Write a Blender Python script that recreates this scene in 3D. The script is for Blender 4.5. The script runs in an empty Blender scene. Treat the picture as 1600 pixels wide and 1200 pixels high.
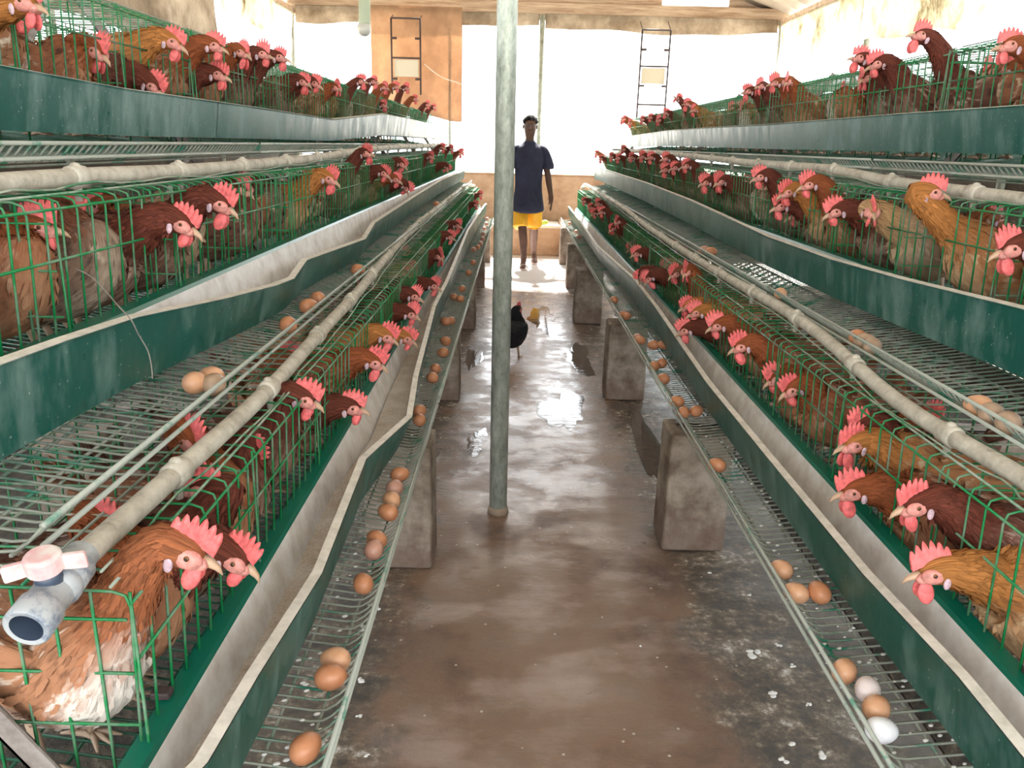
import bpy, bmesh, math, random
from mathutils import Vector, Matrix, Quaternion
random.seed(7)
R = math.radians
scene = bpy.context.scene
COL = scene.collection

# ------------------------------------------------------------------ camera
CAM_H = 1.45
PITCH, ROLL, YAW, FPX = R(16.806), R(1.50), R(0.11), 1240.0
cy_, sy_ = math.cos(YAW), math.sin(YAW)
cp_, sp_ = math.cos(PITCH), math.sin(PITCH)
cr_, sr_ = math.cos(ROLL), math.sin(ROLL)
_R0 = Vector((cy_, -sy_, 0)); _F0 = Vector((sy_ * cp_, cy_ * cp_, -sp_)); _D0 = Vector((-sy_ * sp_, -cy_ * sp_, -cp_))
CR_ = _R0 * cr_ - _D0 * sr_
CD_ = _R0 * sr_ + _D0 * cr_
CAM = Vector((0, 0, CAM_H))
cam = bpy.data.cameras.new('camera'); cam.sensor_width = 36; cam.lens = 36 * FPX / 1600; cam.clip_start = .02; cam.clip_end = 400
camo = bpy.data.objects.new('camera', cam); COL.objects.link(camo)
m = Matrix.Identity(4)
for i in range(3):
    m[i][0] = CR_[i]; m[i][1] = -CD_[i]; m[i][2] = -_F0[i]; m[i][3] = CAM[i]
camo.matrix_world = m
scene.camera = camo

# ------------------------------------------------------------------ light
world = bpy.data.worlds.new('sky'); scene.world = world; world.use_nodes = True
wn = world.node_tree.nodes; bg = wn['Background']
bg.inputs[0].default_value = (.93, .97, 1.0, 1); bg.inputs[1].default_value = 4.6
sun = bpy.data.lights.new('sun', 'SUN'); sun.energy = 26.0; sun.angle = R(3); sun.color = (1, .95, .88)
suno = bpy.data.objects.new('sun', sun); COL.objects.link(suno)
suno.rotation_euler = Vector((.06, -1, -1.15)).to_track_quat('-Z', 'Y').to_euler()
scene.view_settings.view_transform = 'Standard'
scene.view_settings.look = 'None'
scene.view_settings.gamma = 1
scene.view_settings.use_curve_mapping = False
scene.view_settings.exposure = 0.24
scene.cycles.max_bounces = 7
scene.cycles.diffuse_bounces = 4

# ------------------------------------------------------------------ layout numbers (metres)
XL, XR = .265, .602                 # rim of the lowest egg tray each side of the aisle
DU, DV = .303, .4416                # step back and up per tier
UF = .206                           # cage front behind the tray rim
ML, NM, Y0 = 1.945, 5, .86           # cage module length, count, near end
YE = Y0 + ML * NM
def sx(side): return -1 if side == 0 else 1
def X_(side, u): return -(XL + u) if side == 0 else XR + u

def ray(px, py):
    a = (px - 800) / FPX; b = (py - 600) / FPX
    return (CR_ * a + CD_ * b + _F0)
def hit(px, py, axis, val):
    d = ray(px, py); t = (val - CAM[axis]) / d[axis]
    return CAM + d * t

# ------------------------------------------------------------------ mesh helpers
class MB:
    def __init__(s): s.v = []; s.f = []; s.m = []; s.uv = {}
    def add(s, vs, fs, mi=0):
        b = len(s.v); s.v += [tuple(v) for v in vs]
        for f in fs: s.f.append(tuple(i + b for i in f)); s.m.append(mi)
    def box(s, x0, x1, y0, y1, z0, z1, mi=0):
        s.add([(x0,y0,z0),(x1,y0,z0),(x1,y1,z0),(x0,y1,z0),(x0,y0,z1),(x1,y0,z1),(x1,y1,z1),(x0,y1,z1)],
              [(0,3,2,1),(4,5,6,7),(0,1,5,4),(1,2,6,5),(2,3,7,6),(3,0,4,7)], mi)
    def tube(s, pts, r, n=4, mi=0, cap=True):
        pts = [Vector(p) for p in pts]; rs = r if isinstance(r, (list, tuple)) else [r] * len(pts)
        vs = []; fs = []; up = None
        for i, p in enumerate(pts):
            a = pts[max(i - 1, 0)]; b = pts[min(i + 1, len(pts) - 1)]
            t = (b - a).normalized()
            if up is None:
                up = Vector((0, 0, 1)) if abs(t.z) < .9 else Vector((1, 0, 0))
            s1 = t.cross(up)
            if s1.length < 1e-5: s1 = t.cross(Vector((0, 1, 0)))
            s1.normalize(); u2 = s1.cross(t).normalized(); up = u2
            for k in range(n):
                an = 2 * math.pi * (k + .5) / n
                vs.append(p + (s1 * math.cos(an) + u2 * math.sin(an)) * rs[i])
        for i in range(len(pts) - 1):
            for k in range(n):
                a = i * n + k; b = i * n + (k + 1) % n
                fs.append((a, b, b + n, a + n))
        if cap: fs.append(tuple(range(n))[::-1]); fs.append(tuple(range((len(pts) - 1) * n, len(pts) * n)))
        s.add(vs, fs, mi)
    def ell(s, c, ax, ay, az, nu=12, nv=8, mi=0):   # ellipsoid with axis vectors
        c = Vector(c); vs = []; fs = []
        for j in range(nv + 1):
            ph = math.pi * j / nv - math.pi / 2
            for i in range(nu):
                th = 2 * math.pi * i / nu
                vs.append(c + ax * (math.cos(ph) * math.cos(th)) + ay * (math.cos(ph) * math.sin(th)) + az * math.sin(ph))
        for j in range(nv):
            for i in range(nu):
                a = j * nu + i; b = j * nu + (i + 1) % nu
                fs.append((a, b, b + nu, a + nu))
        s.add(vs, fs, mi)
    def mesh(s, name, mats, smooth=True):
        me = bpy.data.meshes.new(name); me.from_pydata(s.v, [], s.f)
        for mt in (mats if isinstance(mats, (list, tuple)) else [mats]): me.materials.append(mt)
        me.polygons.foreach_set('material_index', s.m)
        me.polygons.foreach_set('use_smooth', [smooth] * len(s.f))
        me.update(); return me

def link(name, me, parent=None, loc=None):
    o = bpy.data.objects.new(name, me); COL.objects.link(o)
    if parent: o.parent = parent
    if loc is not None: o.location = loc
    return o
def obj(name, mb, mats, parent=None, smooth=True, bevel=0):
    o = link(name, mb.mesh(name, mats, smooth), parent)
    if bevel:
        b = o.modifiers.new('b', 'BEVEL'); b.width = bevel; b.segments = 2; b.limit_method = 'ANGLE'
    return o
def tag(o, label=None, cat=None, group=None, kind=None):
    if label: o['label'] = label
    if cat: o['category'] = cat
    if group: o['group'] = group
    if kind: o['kind'] = kind
    return o
def thing(name, label, cat, loc=(0, 0, 0), group=None):
    o = bpy.data.objects.new(name, None); COL.objects.link(o); o.location = loc; o.empty_display_size = .05
    return tag(o, label, cat, group)
KIDS = {}
def kid(p, c): KIDS.setdefault(p.name, []).append(c); return c
def struct(o): o['kind'] = 'structure'; return o
ORD = ['first','second','third','fourth','fifth','sixth','seventh','eighth','ninth','tenth','eleventh','twelfth','thirteenth','fourteenth',
       'fifteenth','sixteenth','seventeenth','eighteenth','nineteenth','twentieth','twenty-first','twenty-second','twenty-third','twenty-fourth',
       'twenty-fifth','twenty-sixth','twenty-seventh','twenty-eighth','twenty-ninth','thirtieth','thirty-first','thirty-second','thirty-third',
       'thirty-fourth','thirty-fifth','thirty-sixth','thirty-seventh','thirty-eighth','thirty-ninth','fortieth']
SIDE = ['left', 'right']; TIER = ['lower', 'middle', 'top']

# ------------------------------------------------------------------ materials
def mat(name, base=(.5, .5, .5), rough=.6, metal=0., spec=.5):
    mt = bpy.data.materials.new(name); mt.use_nodes = True
    b = mt.node_tree.nodes['Principled BSDF']
    b.inputs['Base Color'].default_value = (*base, 1); b.inputs['Roughness'].default_value = rough
    b.inputs['Metallic'].default_value = metal; b.inputs['Specular IOR Level'].default_value = spec
    return mt
class NT:
    def __init__(s, mt): s.t = mt.node_tree; s.n = s.t.nodes; s.b = s.n['Principled BSDF']
    def new(s, k, **kw):
        n = s.n.new(k)
        for a, v in kw.items(): setattr(n, a, v)
        return n
    def l(s, a, b): s.t.links.new(a, b)
    def coord(s, which='Object', scale=(1, 1, 1)):
        c = s.new('ShaderNodeTexCoord'); mp = s.new('ShaderNodeMapping'); mp.inputs['Scale'].default_value = scale
        s.l(c.outputs[which], mp.inputs[0]); return mp.outputs[0]
    def world(s, scale=(1, 1, 1)):
        c = s.new('ShaderNodeNewGeometry'); mp = s.new('ShaderNodeMapping'); mp.inputs['Scale'].default_value = scale
        s.l(c.outputs['Position'], mp.inputs[0]); return mp.outputs[0]
    def noise(s, vec, scale=5, detail=4, rough=.55):
        n = s.new('ShaderNodeTexNoise'); n.inputs['Scale'].default_value = scale; n.inputs['Detail'].default_value = detail
        n.inputs['Roughness'].default_value = rough
        if vec: s.l(vec, n.inputs['Vector'])
        return n.outputs['Fac']
    def ramp(s, fac, stops):
        r = s.new('ShaderNodeValToRGB'); e = r.color_ramp.elements
        while len(e) > 1: e.remove(e[-1])
        e[0].position = 0.; e[0].color = (*stops[0][1], 1)
        for p, c in stops: e.new(p).color = (*c, 1)
        e.remove(e[0]) if stops[0][0] > 0 else None
        s.l(fac, r.inputs[0]); return r.outputs[0]
    def mix(s, fac, a, b, mode='MIX'):
        x = s.new('ShaderNodeMix', data_type='RGBA', blend_type=mode)
        for sock, v in ((x.inputs[0], fac), (x.inputs[6], a), (x.inputs[7], b)):
            if isinstance(v, (int, float)): sock.default_value = v
            elif isinstance(v, tuple): sock.default_value = (*v, 1)
            else: s.l(v, sock)
        return x.outputs[2]
    def math(s, op, a, b=0.):
        x = s.new('ShaderNodeMath', operation=op)
        for i, v in enumerate((a, b)):
            if isinstance(v, (int, float)): x.inputs[i].default_value = v
            else: s.l(v, x.inputs[i])
        return x.outputs[0]
    def bump(s, h, strength=.3, dist=.01):
        b = s.new('ShaderNodeBump'); b.inputs['Strength'].default_value = strength; b.inputs['Distance'].default_value = dist
        s.l(h, b.inputs['Height']); s.l(b.outputs[0], s.b.inputs['Normal'])
    def color(s, c): s.l(c, s.b.inputs['Base Color'])
    def rough(s, c): s.l(c, s.b.inputs['Roughness'])
g3 = lambda v: (v, v, v)

# wet concrete floor
M_floor = mat('wet_concrete', rough=.3)
t = NT(M_floor); w = t.world()
n1 = t.noise(w, 1.5, 7, .62); n2 = t.noise(w, 6, 6, .65); n3 = t.noise(t.world((1, 1.6, 1)), 2.6, 5, .6)
c1 = t.ramp(n1, [(.36, (.07, .036, .020)), (.45, (.155, .083, .045)), (.54, (.20, .125, .078)), (.64, (.29, .215, .17))])
c2 = t.mix(t.math('MULTIPLY', t.ramp(n2, [(.42, g3(0)), (.62, g3(1))]), .55), c1, (.13, .075, .045))
c2 = t.mix(t.math('MULTIPLY', t.ramp(n3, [(.50, g3(0)), (.66, g3(1))]), .5), c2, (.36, .27, .23))
sep = t.new('ShaderNodeSeparateXYZ'); t.l(w, sep.inputs[0])
d1 = t.math('ABSOLUTE', t.math('SUBTRACT', sep.outputs[0], .13))
edge = t.math('ADD', d1, t.math('MULTIPLY', t.math('SUBTRACT', n2, .5), .5))
gm = t.ramp(edge, [(.40, g3(0)), (.52, g3(1))])
n4 = t.math('ADD', t.math('MULTIPLY', t.noise(w, 30, 6, .75), .6), t.math('MULTIPLY', t.noise(w, 7, 4, .6), .4))
grime = t.ramp(n4, [(.42, (.012, .018, .016)), (.49, (.06, .05, .036)), (.54, (.13, .10, .07)), (.59, (.30, .27, .21)), (.63, (.6, .6, .58))])
c3 = t.mix(t.math('MULTIPLY', gm, .85), c2, grime)
dung_shade = t.ramp(d1, [(.72, g3(0)), (.95, g3(1))])
c3 = t.mix(t.math('MULTIPLY', dung_shade, .8), c3, (.035, .028, .02))  # dung tone, darkened further to paint in the shade under the cages
vor = t.new('ShaderNodeTexVoronoi'); vor.inputs['Scale'].default_value = 16; t.l(w, vor.inputs['Vector'])
speck = t.ramp(vor.outputs['Distance'], [(.045, g3(1)), (.085, g3(0))])
c4 = t.mix(t.math('MULTIPLY', speck, .6), c3, (.66, .60, .52))
sunlitf = t.ramp(t.math('MULTIPLY', t.math('ADD', sep.outputs[1], t.math('MULTIPLY', t.math('SUBTRACT', n2, .5), 2.2)), .1), [(.80, g3(0)), (.87, g3(1))])
c4 = t.mix(sunlitf, c4, (.62, .56, .52))  # sunlight on the far floor painted in as a paler base colour
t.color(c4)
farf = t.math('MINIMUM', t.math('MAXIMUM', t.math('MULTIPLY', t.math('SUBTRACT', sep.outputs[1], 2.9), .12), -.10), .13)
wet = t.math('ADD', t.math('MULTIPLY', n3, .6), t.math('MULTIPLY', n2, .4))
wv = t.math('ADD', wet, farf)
t.rough(t.mix(sunlitf, t.ramp(wv, [(.40, g3(.55)), (.50, g3(.36)), (.60, g3(.22)), (.68, g3(.10))]), (.6, .6, .6)))
t.b.inputs['Specular IOR Level'].default_value = .75
cw = t.ramp(t.math('ADD', t.math('MULTIPLY', n3, .45), t.math('MULTIPLY', n2, .55)), [(.46, g3(.12)), (.56, g3(.75))]); t.l(t.mix(sunlitf, cw, (0., 0., 0.)), t.b.inputs['Coat Weight'])
t.b.inputs['Coat Roughness'].default_value = .14
hb = t.math('ADD', t.math('MULTIPLY', n2, .5), t.math('MULTIPLY', t.noise(t.world((1, 2.4, 1)), 13, 7, .68), .5))
t.bump(hb, .62, .022)

# block concrete
M_block = mat('block_concrete', rough=.85); t = NT(M_block); w = t.world()
n = t.noise(w, 9, 6, .65)
c = t.ramp(n, [(.35, (.12, .085, .06)), (.5, (.22, .18, .14)), (.65, (.32, .27, .22))])
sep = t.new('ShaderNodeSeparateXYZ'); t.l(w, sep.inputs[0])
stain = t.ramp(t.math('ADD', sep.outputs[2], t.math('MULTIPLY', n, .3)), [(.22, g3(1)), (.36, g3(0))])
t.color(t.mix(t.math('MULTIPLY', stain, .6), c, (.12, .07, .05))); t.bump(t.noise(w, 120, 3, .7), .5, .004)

# galvanised/green wire, bright and dusty
def wire_mat(name, green, dust, lo, hi, sc=9):
    mt = mat(name, rough=.5); t = NT(mt); w = t.world()
    n = t.noise(w, sc, 5, .7)
    t.color(t.mix(t.ramp(n, [(lo, g3(0)), (hi, g3(1))]), green, dust)); t.rough(t.ramp(n, [(.4, g3(.35)), (.6, g3(.8))]))
    return mt
M_wire = wire_mat('green_coated_wire', (.003, .20, .055), (.17, .25, .18), .48, .64)
M_wiretop = wire_mat('green_coated_wire_dusty', (.02, .22, .09), (.34, .38, .31), .40, .56)
M_tray = wire_mat('dusty_tray_wire', (.01, .17, .10), (.26, .28, .235), .36, .48, 9)
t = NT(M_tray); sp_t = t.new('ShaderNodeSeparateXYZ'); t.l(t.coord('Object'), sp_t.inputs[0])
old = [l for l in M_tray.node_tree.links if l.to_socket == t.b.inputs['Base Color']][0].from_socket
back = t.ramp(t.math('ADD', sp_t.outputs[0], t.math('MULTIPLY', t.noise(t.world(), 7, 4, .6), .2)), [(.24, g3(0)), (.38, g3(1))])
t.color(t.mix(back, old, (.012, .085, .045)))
M_rim = wire_mat('dusty_rim_wire', (.10, .26, .19), (.38, .41, .36), .34, .44, 12)
M_drop = mat('dung_crust', (.2, .19, .15), .9)

# trough sheet metal
M_tgreen = mat('trough_green_sheet', rough=.4, spec=.5); t = NT(M_tgreen); w = t.world((1, 1, .35))
n = t.noise(w, 14, 6, .7); n2 = t.noise(t.world(), 3, 4, .6)
f = t.ramp(t.math('ADD', t.math('MULTIPLY', n, .6), t.math('MULTIPLY', n2, .45)), [(.51, g3(0)), (.66, g3(1))])
c = t.mix(t.math('MULTIPLY', f, .7), (.001, .080, .062), (.17, .27, .25))
vor = t.new('ShaderNodeTexVoronoi'); vor.inputs['Scale'].default_value = 55; t.l(t.world(), vor.inputs['Vector'])
c = t.mix(t.math('MULTIPLY', t.ramp(vor.outputs['Distance'], [(.06, g3(1)), (.12, g3(0))]), .5), c, (.45, .5, .45))
t.color(c); t.rough(t.ramp(n, [(.3, g3(.25)), (.7, g3(.55))]))
M_tin = mat('trough_dusty_inside', rough=.6); t = NT(M_tin); w = t.world()
n = t.noise(w, 12, 6, .65)
t.color(t.ramp(n, [(.35, (.58, .55, .52)), (.5, (.72, .71, .70)), (.65, (.82, .83, .84))]))
M_lip = mat('trough_pale_lip', rough=.6); t = NT(M_lip); n = t.noise(t.world(), 25, 5, .7)
t.color(t.ramp(n, [(.3, (.50, .49, .43)), (.6, (.74, .72, .66))]))
M_strip = mat('trough_green_edge', (.0, .13, .085), .3)
M_feed = mat('feed_dust', rough=.95); t = NT(M_feed); w = t.world(); n = t.noise(w, 6, 5, .7); n2 = t.noise(w, 140, 3, .7)
t.color(t.mix(t.ramp(n2, [(.35, g3(0)), (.65, g3(1))]), t.ramp(n, [(.35, (.36, .29, .22)), (.65, (.56, .53, .49))]), t.ramp(n, [(.35, (.52, .43, .34)), (.65, (.70, .67, .64))])))
t.bump(n2, .6, .004)
# pipe
M_pipe = mat('dusty_pvc_pipe', rough=.75); t = NT(M_pipe); w = t.world(); n = t.noise(w, 22, 6, .7)
t.color(t.ramp(n, [(.28, (.27, .24, .19)), (.45, (.46, .43, .36)), (.62, (.60, .57, .49))])); t.bump(n, .4, .004)
M_valve = mat('grey_blue_plastic', rough=.45); t = NT(M_valve); n = t.noise(t.world(), 30, 5, .7)
t.color(t.ramp(n, [(.36, (.18, .22, .29)), (.5, (.42, .45, .47))]))
M_vdark = mat('valve_bore', (.06, .085, .13), .4)
M_handle = mat('faded_pink_plastic', rough=.5); t = NT(M_handle); n = t.noise(t.world(), 25, 3, .6)
t.color(t.ramp(n, [(.4, (.80, .72, .70)), (.7, (.78, .40, .42))]))
M_iron = mat('rusty_angle_iron', rough=.75); t = NT(M_iron); n = t.noise(t.world(), 18, 6, .7)
t.color(t.ramp(n, [(.3, (.13, .10, .085)), (.6, (.30, .27, .25))]))
M_dark = mat('dark_rod', (.05, .035, .035), .6)
M_pole = mat('galvanised_pole', rough=.42, metal=.35); t = NT(M_pole); n = t.noise(t.world((1, 1, .4)), 40, 5, .75)
t.color(t.ramp(n, [(.35, (.26, .29, .24)), (.5, (.40, .45, .39)), (.7, (.60, .64, .58))])); t.rough(t.ramp(n, [(.3, g3(.35)), (.7, g3(.55))]))
M_polebase = mat('pole_mud', (.22, .16, .11), .9)
M_plaster = mat('brown_plaster', rough=.8); t = NT(M_plaster); w = t.world((1, 1, 1.3)); n = t.noise(w, 3, 6, .65)
t.color(t.ramp(n, [(.3, (.36, .22, .14)), (.55, (.55, .38, .26)), (.75, (.66, .50, .37))]))
M_sidewall = mat('shade_dark_plaster', rough=.9); t = NT(M_sidewall); n = t.noise(t.world(), 3, 6, .65); t.color(t.ramp(n, [(.35, (.05, .04, .03)), (.65, (.15, .12, .095))]))  # side walls coloured near-black, standing in for the shade behind the cages
M_wood = mat('raw_timber', rough=.75); t = NT(M_wood); n = t.noise(t.world((.6, 6, 9)), 3, 6, .7)
t.color(t.ramp(n, [(.35, (.30, .20, .13)), (.5, (.48, .36, .26)), (.65, (.60, .50, .39))]))
M_roof = mat('roof_sheet', rough=.6); t = NT(M_roof); n = t.noise(t.world(), 2, 5, .6)
t.color(t.ramp(n, [(.3, (.30, .27, .23)), (.7, (.52, .48, .42))]))
M_yard = mat('yard_ground', (.62, .55, .45), .9)
def tarp_mat(name, cols, trans, scale=2.2):
    mt = mat(name, rough=.8); t = NT(mt); w = t.world((1, 1, .8)); n = t.noise(w, scale, 8, .72)
    c = t.ramp(n, cols); t.color(c)
    tr = t.new('ShaderNodeBsdfTranslucent'); t.l(c, tr.inputs[0]); mx = t.new('ShaderNodeMixShader'); mx.inputs[0].default_value = trans
    out = [q for q in t.n if q.type == 'OUTPUT_MATERIAL'][0]
    t.l(t.b.outputs[0], mx.inputs[1]); t.l(tr.outputs[0], mx.inputs[2]); t.l(mx.outputs[0], out.inputs[0])
    t.bump(t.noise(t.world((1, 1, .3)), 4, 4, .6), .5, .05)
    return mt
M_tarpw = tarp_mat('stained_white_tarp', [(.30, (.22, .17, .09)), (.42, (.62, .58, .46)), (.58, (.90, .88, .80))], .7)
M_tarpb = tarp_mat('dirty_brown_tarp', [(.30, (.20, .15, .10)), (.5, (.42, .35, .27)), (.72, (.72, .66, .56))], .35)
M_orange = tarp_mat('tan_curtain', [(.35, (.40, .27, .18)), (.5, (.52, .36, .24)), (.65, (.64, .49, .35))], .45, 1.2)
M_board = mat('beige_board', (.62, .58, .46), .6)

# eggs
def egg_mat(name, a, b):
    mt = mat(name, rough=.38); t = NT(mt); n = t.noise(t.coord('Object'), 40, 4, .6); t.color(t.ramp(n, [(.3, a), (.7, b)]))
    t.b.inputs['Subsurface Weight'].default_value = .12; t.b.inputs['Subsurface Radius'].default_value = (.01, .005, .003)
    return mt
M_egg = [egg_mat('egg_brown', (.50, .21, .10), (.60, .27, .14)), egg_mat('egg_tan', (.62, .33, .18), (.72, .41, .25)),
         egg_mat('egg_rose', (.50, .25, .18), (.58, .32, .24)), egg_mat('egg_pale', (.78, .68, .68), (.86, .76, .76)),
         egg_mat('egg_white', (.80, .82, .88), (.86, .88, .93)), egg_mat('egg_dusty', (.36, .24, .16), (.48, .34, .24))]

# hen materials (uv: x round the body 0 = belly seam, .5 = back; y tail 0 .. head 1)
def plumage(name, neck, dark, mid, pale, belly):
    mt = mat(name, rough=.75, spec=.25); t = NT(mt)
    uv = t.new('ShaderNodeUVMap'); uv.uv_map = 'UVMap'
    sep = t.new('ShaderNodeSeparateXYZ'); t.l(uv.outputs[0], sep.inputs[0])
    mp = t.new('ShaderNodeMapping'); mp.inputs['Scale'].default_value = (16, 13, 1); t.l(uv.outputs[0], mp.inputs[0])
    info = t.new('ShaderNodeObjectInfo')
    cmb = t.new('ShaderNodeCombineXYZ'); t.l(t.math('MULTIPLY', info.outputs['Random'], 30.), cmb.inputs[2]); t.l(cmb.outputs[0], mp.inputs['Location'])
    va = t.new('ShaderNodeVectorMath', operation='ADD')
    nz = t.new('ShaderNodeTexNoise'); nz.inputs['Scale'].default_value = 1.3; t.l(mp.outputs[0], nz.inputs['Vector'])
    t.l(mp.outputs[0], va.inputs[0]); t.l(nz.outputs['Color'], va.inputs[1])
    vo = t.new('ShaderNodeTexVoronoi'); vo.inputs['Scale'].default_value = 1.2; vo.feature = 'F1'; t.l(va.outputs[0], vo.inputs['Vector'])
    feather = vo.outputs['Distance']
    w = t.coord('Object')
    n = t.noise(w, 16, 5, .65)
    st = t.new('ShaderNodeMapping'); st.inputs['Scale'].default_value = (60, 7, 1); t.l(uv.outputs[0], st.inputs[0])
    streak = t.noise(st.outputs[0], 1.0, 4, .6)
    k = t.math('ADD', t.math('MULTIPLY', feather, .35), t.math('ADD', t.math('MULTIPLY', n, .45), t.math('MULTIPLY', streak, .35)))
    body = t.ramp(k, [(.38, dark), (.52, mid), (.64, mid), (.74, pale)])
    a = t.math('ABSOLUTE', t.math('SUBTRACT', sep.outputs[0], .5))          # 0 back .. .5 belly
    low = t.ramp(t.math('ADD', a, t.math('MULTIPLY', t.math('SUBTRACT', n, .5), .35)), [(.30, g3(0)), (.42, g3(1))])
    c = t.mix(t.math('MULTIPLY', low, .8), body, belly)
    nk = t.ramp(t.math('ADD', sep.outputs[1], t.math('MULTIPLY', t.math('SUBTRACT', n, .5), .25)), [(.52, g3(0)), (.66, g3(1))])
    ncol = t.mix(t.ramp(streak, [(.35, g3(0)), (.7, g3(1))]), tuple(v * .6 for v in neck), tuple(min(1, v * 1.35) for v in neck))
    t.color(t.mix(nk, c, ncol))
    t.bump(t.math('ADD', t.math('MULTIPLY', feather, -.7), t.math('MULTIPLY', streak, .6)), .8, .008)
    return mt
PL = {
 'rust':   (plumage('rust_plumage', (.27, .075, .025), (.08, .03, .02), (.25, .10, .05), (.52, .38, .28), (.42, .22, .12)), 'rust-brown'),
 'dark':   (plumage('mahogany_plumage', (.13, .032, .018), (.035, .018, .015), (.13, .055, .035), (.40, .30, .24), (.26, .17, .12)), 'dark mahogany'),
 'gold':   (plumage('golden_plumage', (.42, .17, .045), (.17, .07, .03), (.42, .19, .08), (.62, .46, .30), (.55, .38, .22)), 'golden-brown'),
 'buff':   (plumage('buff_plumage', (.48, .30, .15), (.20, .13, .09), (.42, .30, .20), (.60, .50, .38), (.46, .34, .22)), 'pale buff'),
 'grey':   (plumage('worn_plumage', (.20, .075, .04), (.06, .04, .032), (.20, .13, .09), (.52, .43, .33), (.42, .33, .25)), 'ragged grey-brown'),
 'white':  (plumage('chestnut_white_plumage', (.30, .10, .04), (.17, .075, .04), (.36, .17, .09), (.72, .62, .52), (.86, .82, .76)), 'chestnut and white'),
 'black':  (plumage('black_plumage', (.012, .012, .015), (.006, .006, .007), (.013, .013, .016), (.03, .03, .035), (.015, .015, .018)), 'black'),
}
def flesh(name, c, r=.5, ss=.2):
    mt = mat(name, rough=r); t = NT(mt); n = t.noise(t.coord('Object'), 90, 3, .6)
    t.color(t.ramp(n, [(.3, tuple(v * .62 for v in c)), (.62, tuple(min(1, v * 1.08) for v in c))]))
    t.bump(n, .7, .003); t.b.inputs['Subsurface Weight'].default_value = ss; t.b.inputs['Subsurface Radius'].default_value = (.012, .004, .003)
    return mt
M_comb = flesh('comb_red', (.84, .17, .17)); M_face = flesh('face_skin', (.70, .30, .26)); M_lobe = flesh('earlobe_pale', (.62, .45, .52))
M_beak = mat('beak_horn', (.50, .33, .22), .4); M_leg = mat('hen_leg', (.45, .33, .24), .6); M_eye = mat('hen_eye', (.20, .075, .02), .15); M_pupil = mat('pupil', (.01, .01, .01), .1)

# ------------------------------------------------------------------ building
ground = MB(); ground.box(-60, 60, -30, 90, -.30, -.12)
struct(obj('yard_ground', ground, M_yard, smooth=False))
XWL, XWR, YB = -3.05, 3.5, 11.6
b = MB(); NX, NY = 40, 80
vs = []; fs = []
for j in range(NY + 1):
    for i in range(NX + 1):
        x = XWL + (XWR - XWL) * i / NX; y = -3 + (YB + 3) * j / NY
        vs.append((x, y, 0))
for j in range(NY):
    for i in range(NX): a = j * (NX + 1) + i; fs.append((a, a + 1, a + NX + 2, a + NX + 1))
b.add(vs, fs); b.box(XWL, XWR, -3, YB, -.2, -.002)
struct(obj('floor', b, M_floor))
b = MB(); b.box(XWL, XWR, YB, YB + .15, 0, 1.04); b.box(XWL, XWR, YB - .02, YB + .17, 1.04, 1.06)
struct(obj('wall_back', b, M_plaster, smooth=False, bevel=.01))
b = MB(); b.box(XWL - .15, XWL, -3, YB + .15, 0, 1.42); struct(obj('wall_left', b, M_sidewall, smooth=False, bevel=.01))
b = MB(); b.box(XWR, XWR + .15, -3, YB + .15, 0, 1.42); struct(obj('wall_right', b, M_sidewall, smooth=False, bevel=.01))
# roof: two sloping corrugated sheets (the aisle's own ridge in the middle)
def corr(x0, z0, x1, z1, y0, y1, n=172):
    b = MB(); vs = []; fs = []
    for j in range(n + 1):
        y = y0 + (y1 - y0) * j / n; dz = .018 * math.cos(j * math.pi / 2.)
        vs += [(x0, y, z0 + dz), (x1, y, z1 + dz)]
    for j in range(n): a = 2 * j; fs.append((a, a + 1, a + 3, a + 2))
    b.add(vs, fs)
    return b
for nm, a in (('ceiling_left', (-3.5, 3.05, .22, 4.3)), ('ceiling_right', (.22, 4.3, 3.95, 3.05))):
    o = obj(nm, corr(a[0], a[1], a[2], a[3], -3.2, 11.9), M_roof); struct(o)
    so = o.modifiers.new('s', 'SOLIDIFY'); so.thickness = .004
# back beam, gable boards with one gap, wall plates
b = MB(); b.box(-3.1, 3.6, YB - .06, YB + .06, 3.05, 3.26); struct(obj('trim_beam', b, M_wood, smooth=False, bevel=.006))
b = MB(); b.box(-3.1, 3.6, YB + .065, YB + .10, 3.2, 3.285)
for x0, x1 in ((-3.1, 1.9), (2.8, 3.6)): b.box(x0, x1, YB + .07, YB + .10, 3.285, 3.42)
struct(obj('trim_gable', b, M_wood, smooth=False))
b = MB()
for xx in (XWL, XWR): b.box(xx - .04, xx + .04, -1.2, YB, 3.02, 3.12)
struct(obj('trim_plate', b, M_wood, smooth=False))
# side and end posts
def post(x, y, r=.035, z1=3.1, label='', nm='roof_post'):
    b = MB(); b.tube([(x, y, 0), (x, y, z1)], r, 12)
    return tag(obj(nm, b, M_pole), label, 'post', kind='structure')
for x, y, r, lb in ((XWL, 8.55, .03, ''), (XWL, 11.5, .045, ''), (XWL, 5.6, .035, ''), (XWL, 2.6, .035, ''), (XWR, 11.5, .05, ''), (XWR, 8.65, .04, ''), (XWR, 5.9, .04, ''), (XWR, 2.9, .04, ''),
                (.30, 11.5, .035, ''), (-.93, 11.5, .02, '')):
    b = MB(); b.tube([(x, y, 0), (x, y, 3.1)], r, 12); struct(obj('column', b, M_pole))
# centre pole
p0 = hit(778, 800, 2, 0)
th = thing('steel_pole', 'tall grey-green galvanised steel pole standing in the middle of the aisle', 'pole', (p0.x, p0.y, 0))
b = MB(); b.tube([(0, 0, 0), (-.012, 0, 4.2)], .036, 32); obj('pipe', b, M_pole, th)
b = MB(); b.tube([(0, 0, 0), (0, 0, .018), (0, 0, .03)], [.044, .041, .037], 24); obj('mortar_collar', b, M_polebase, th)

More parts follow.
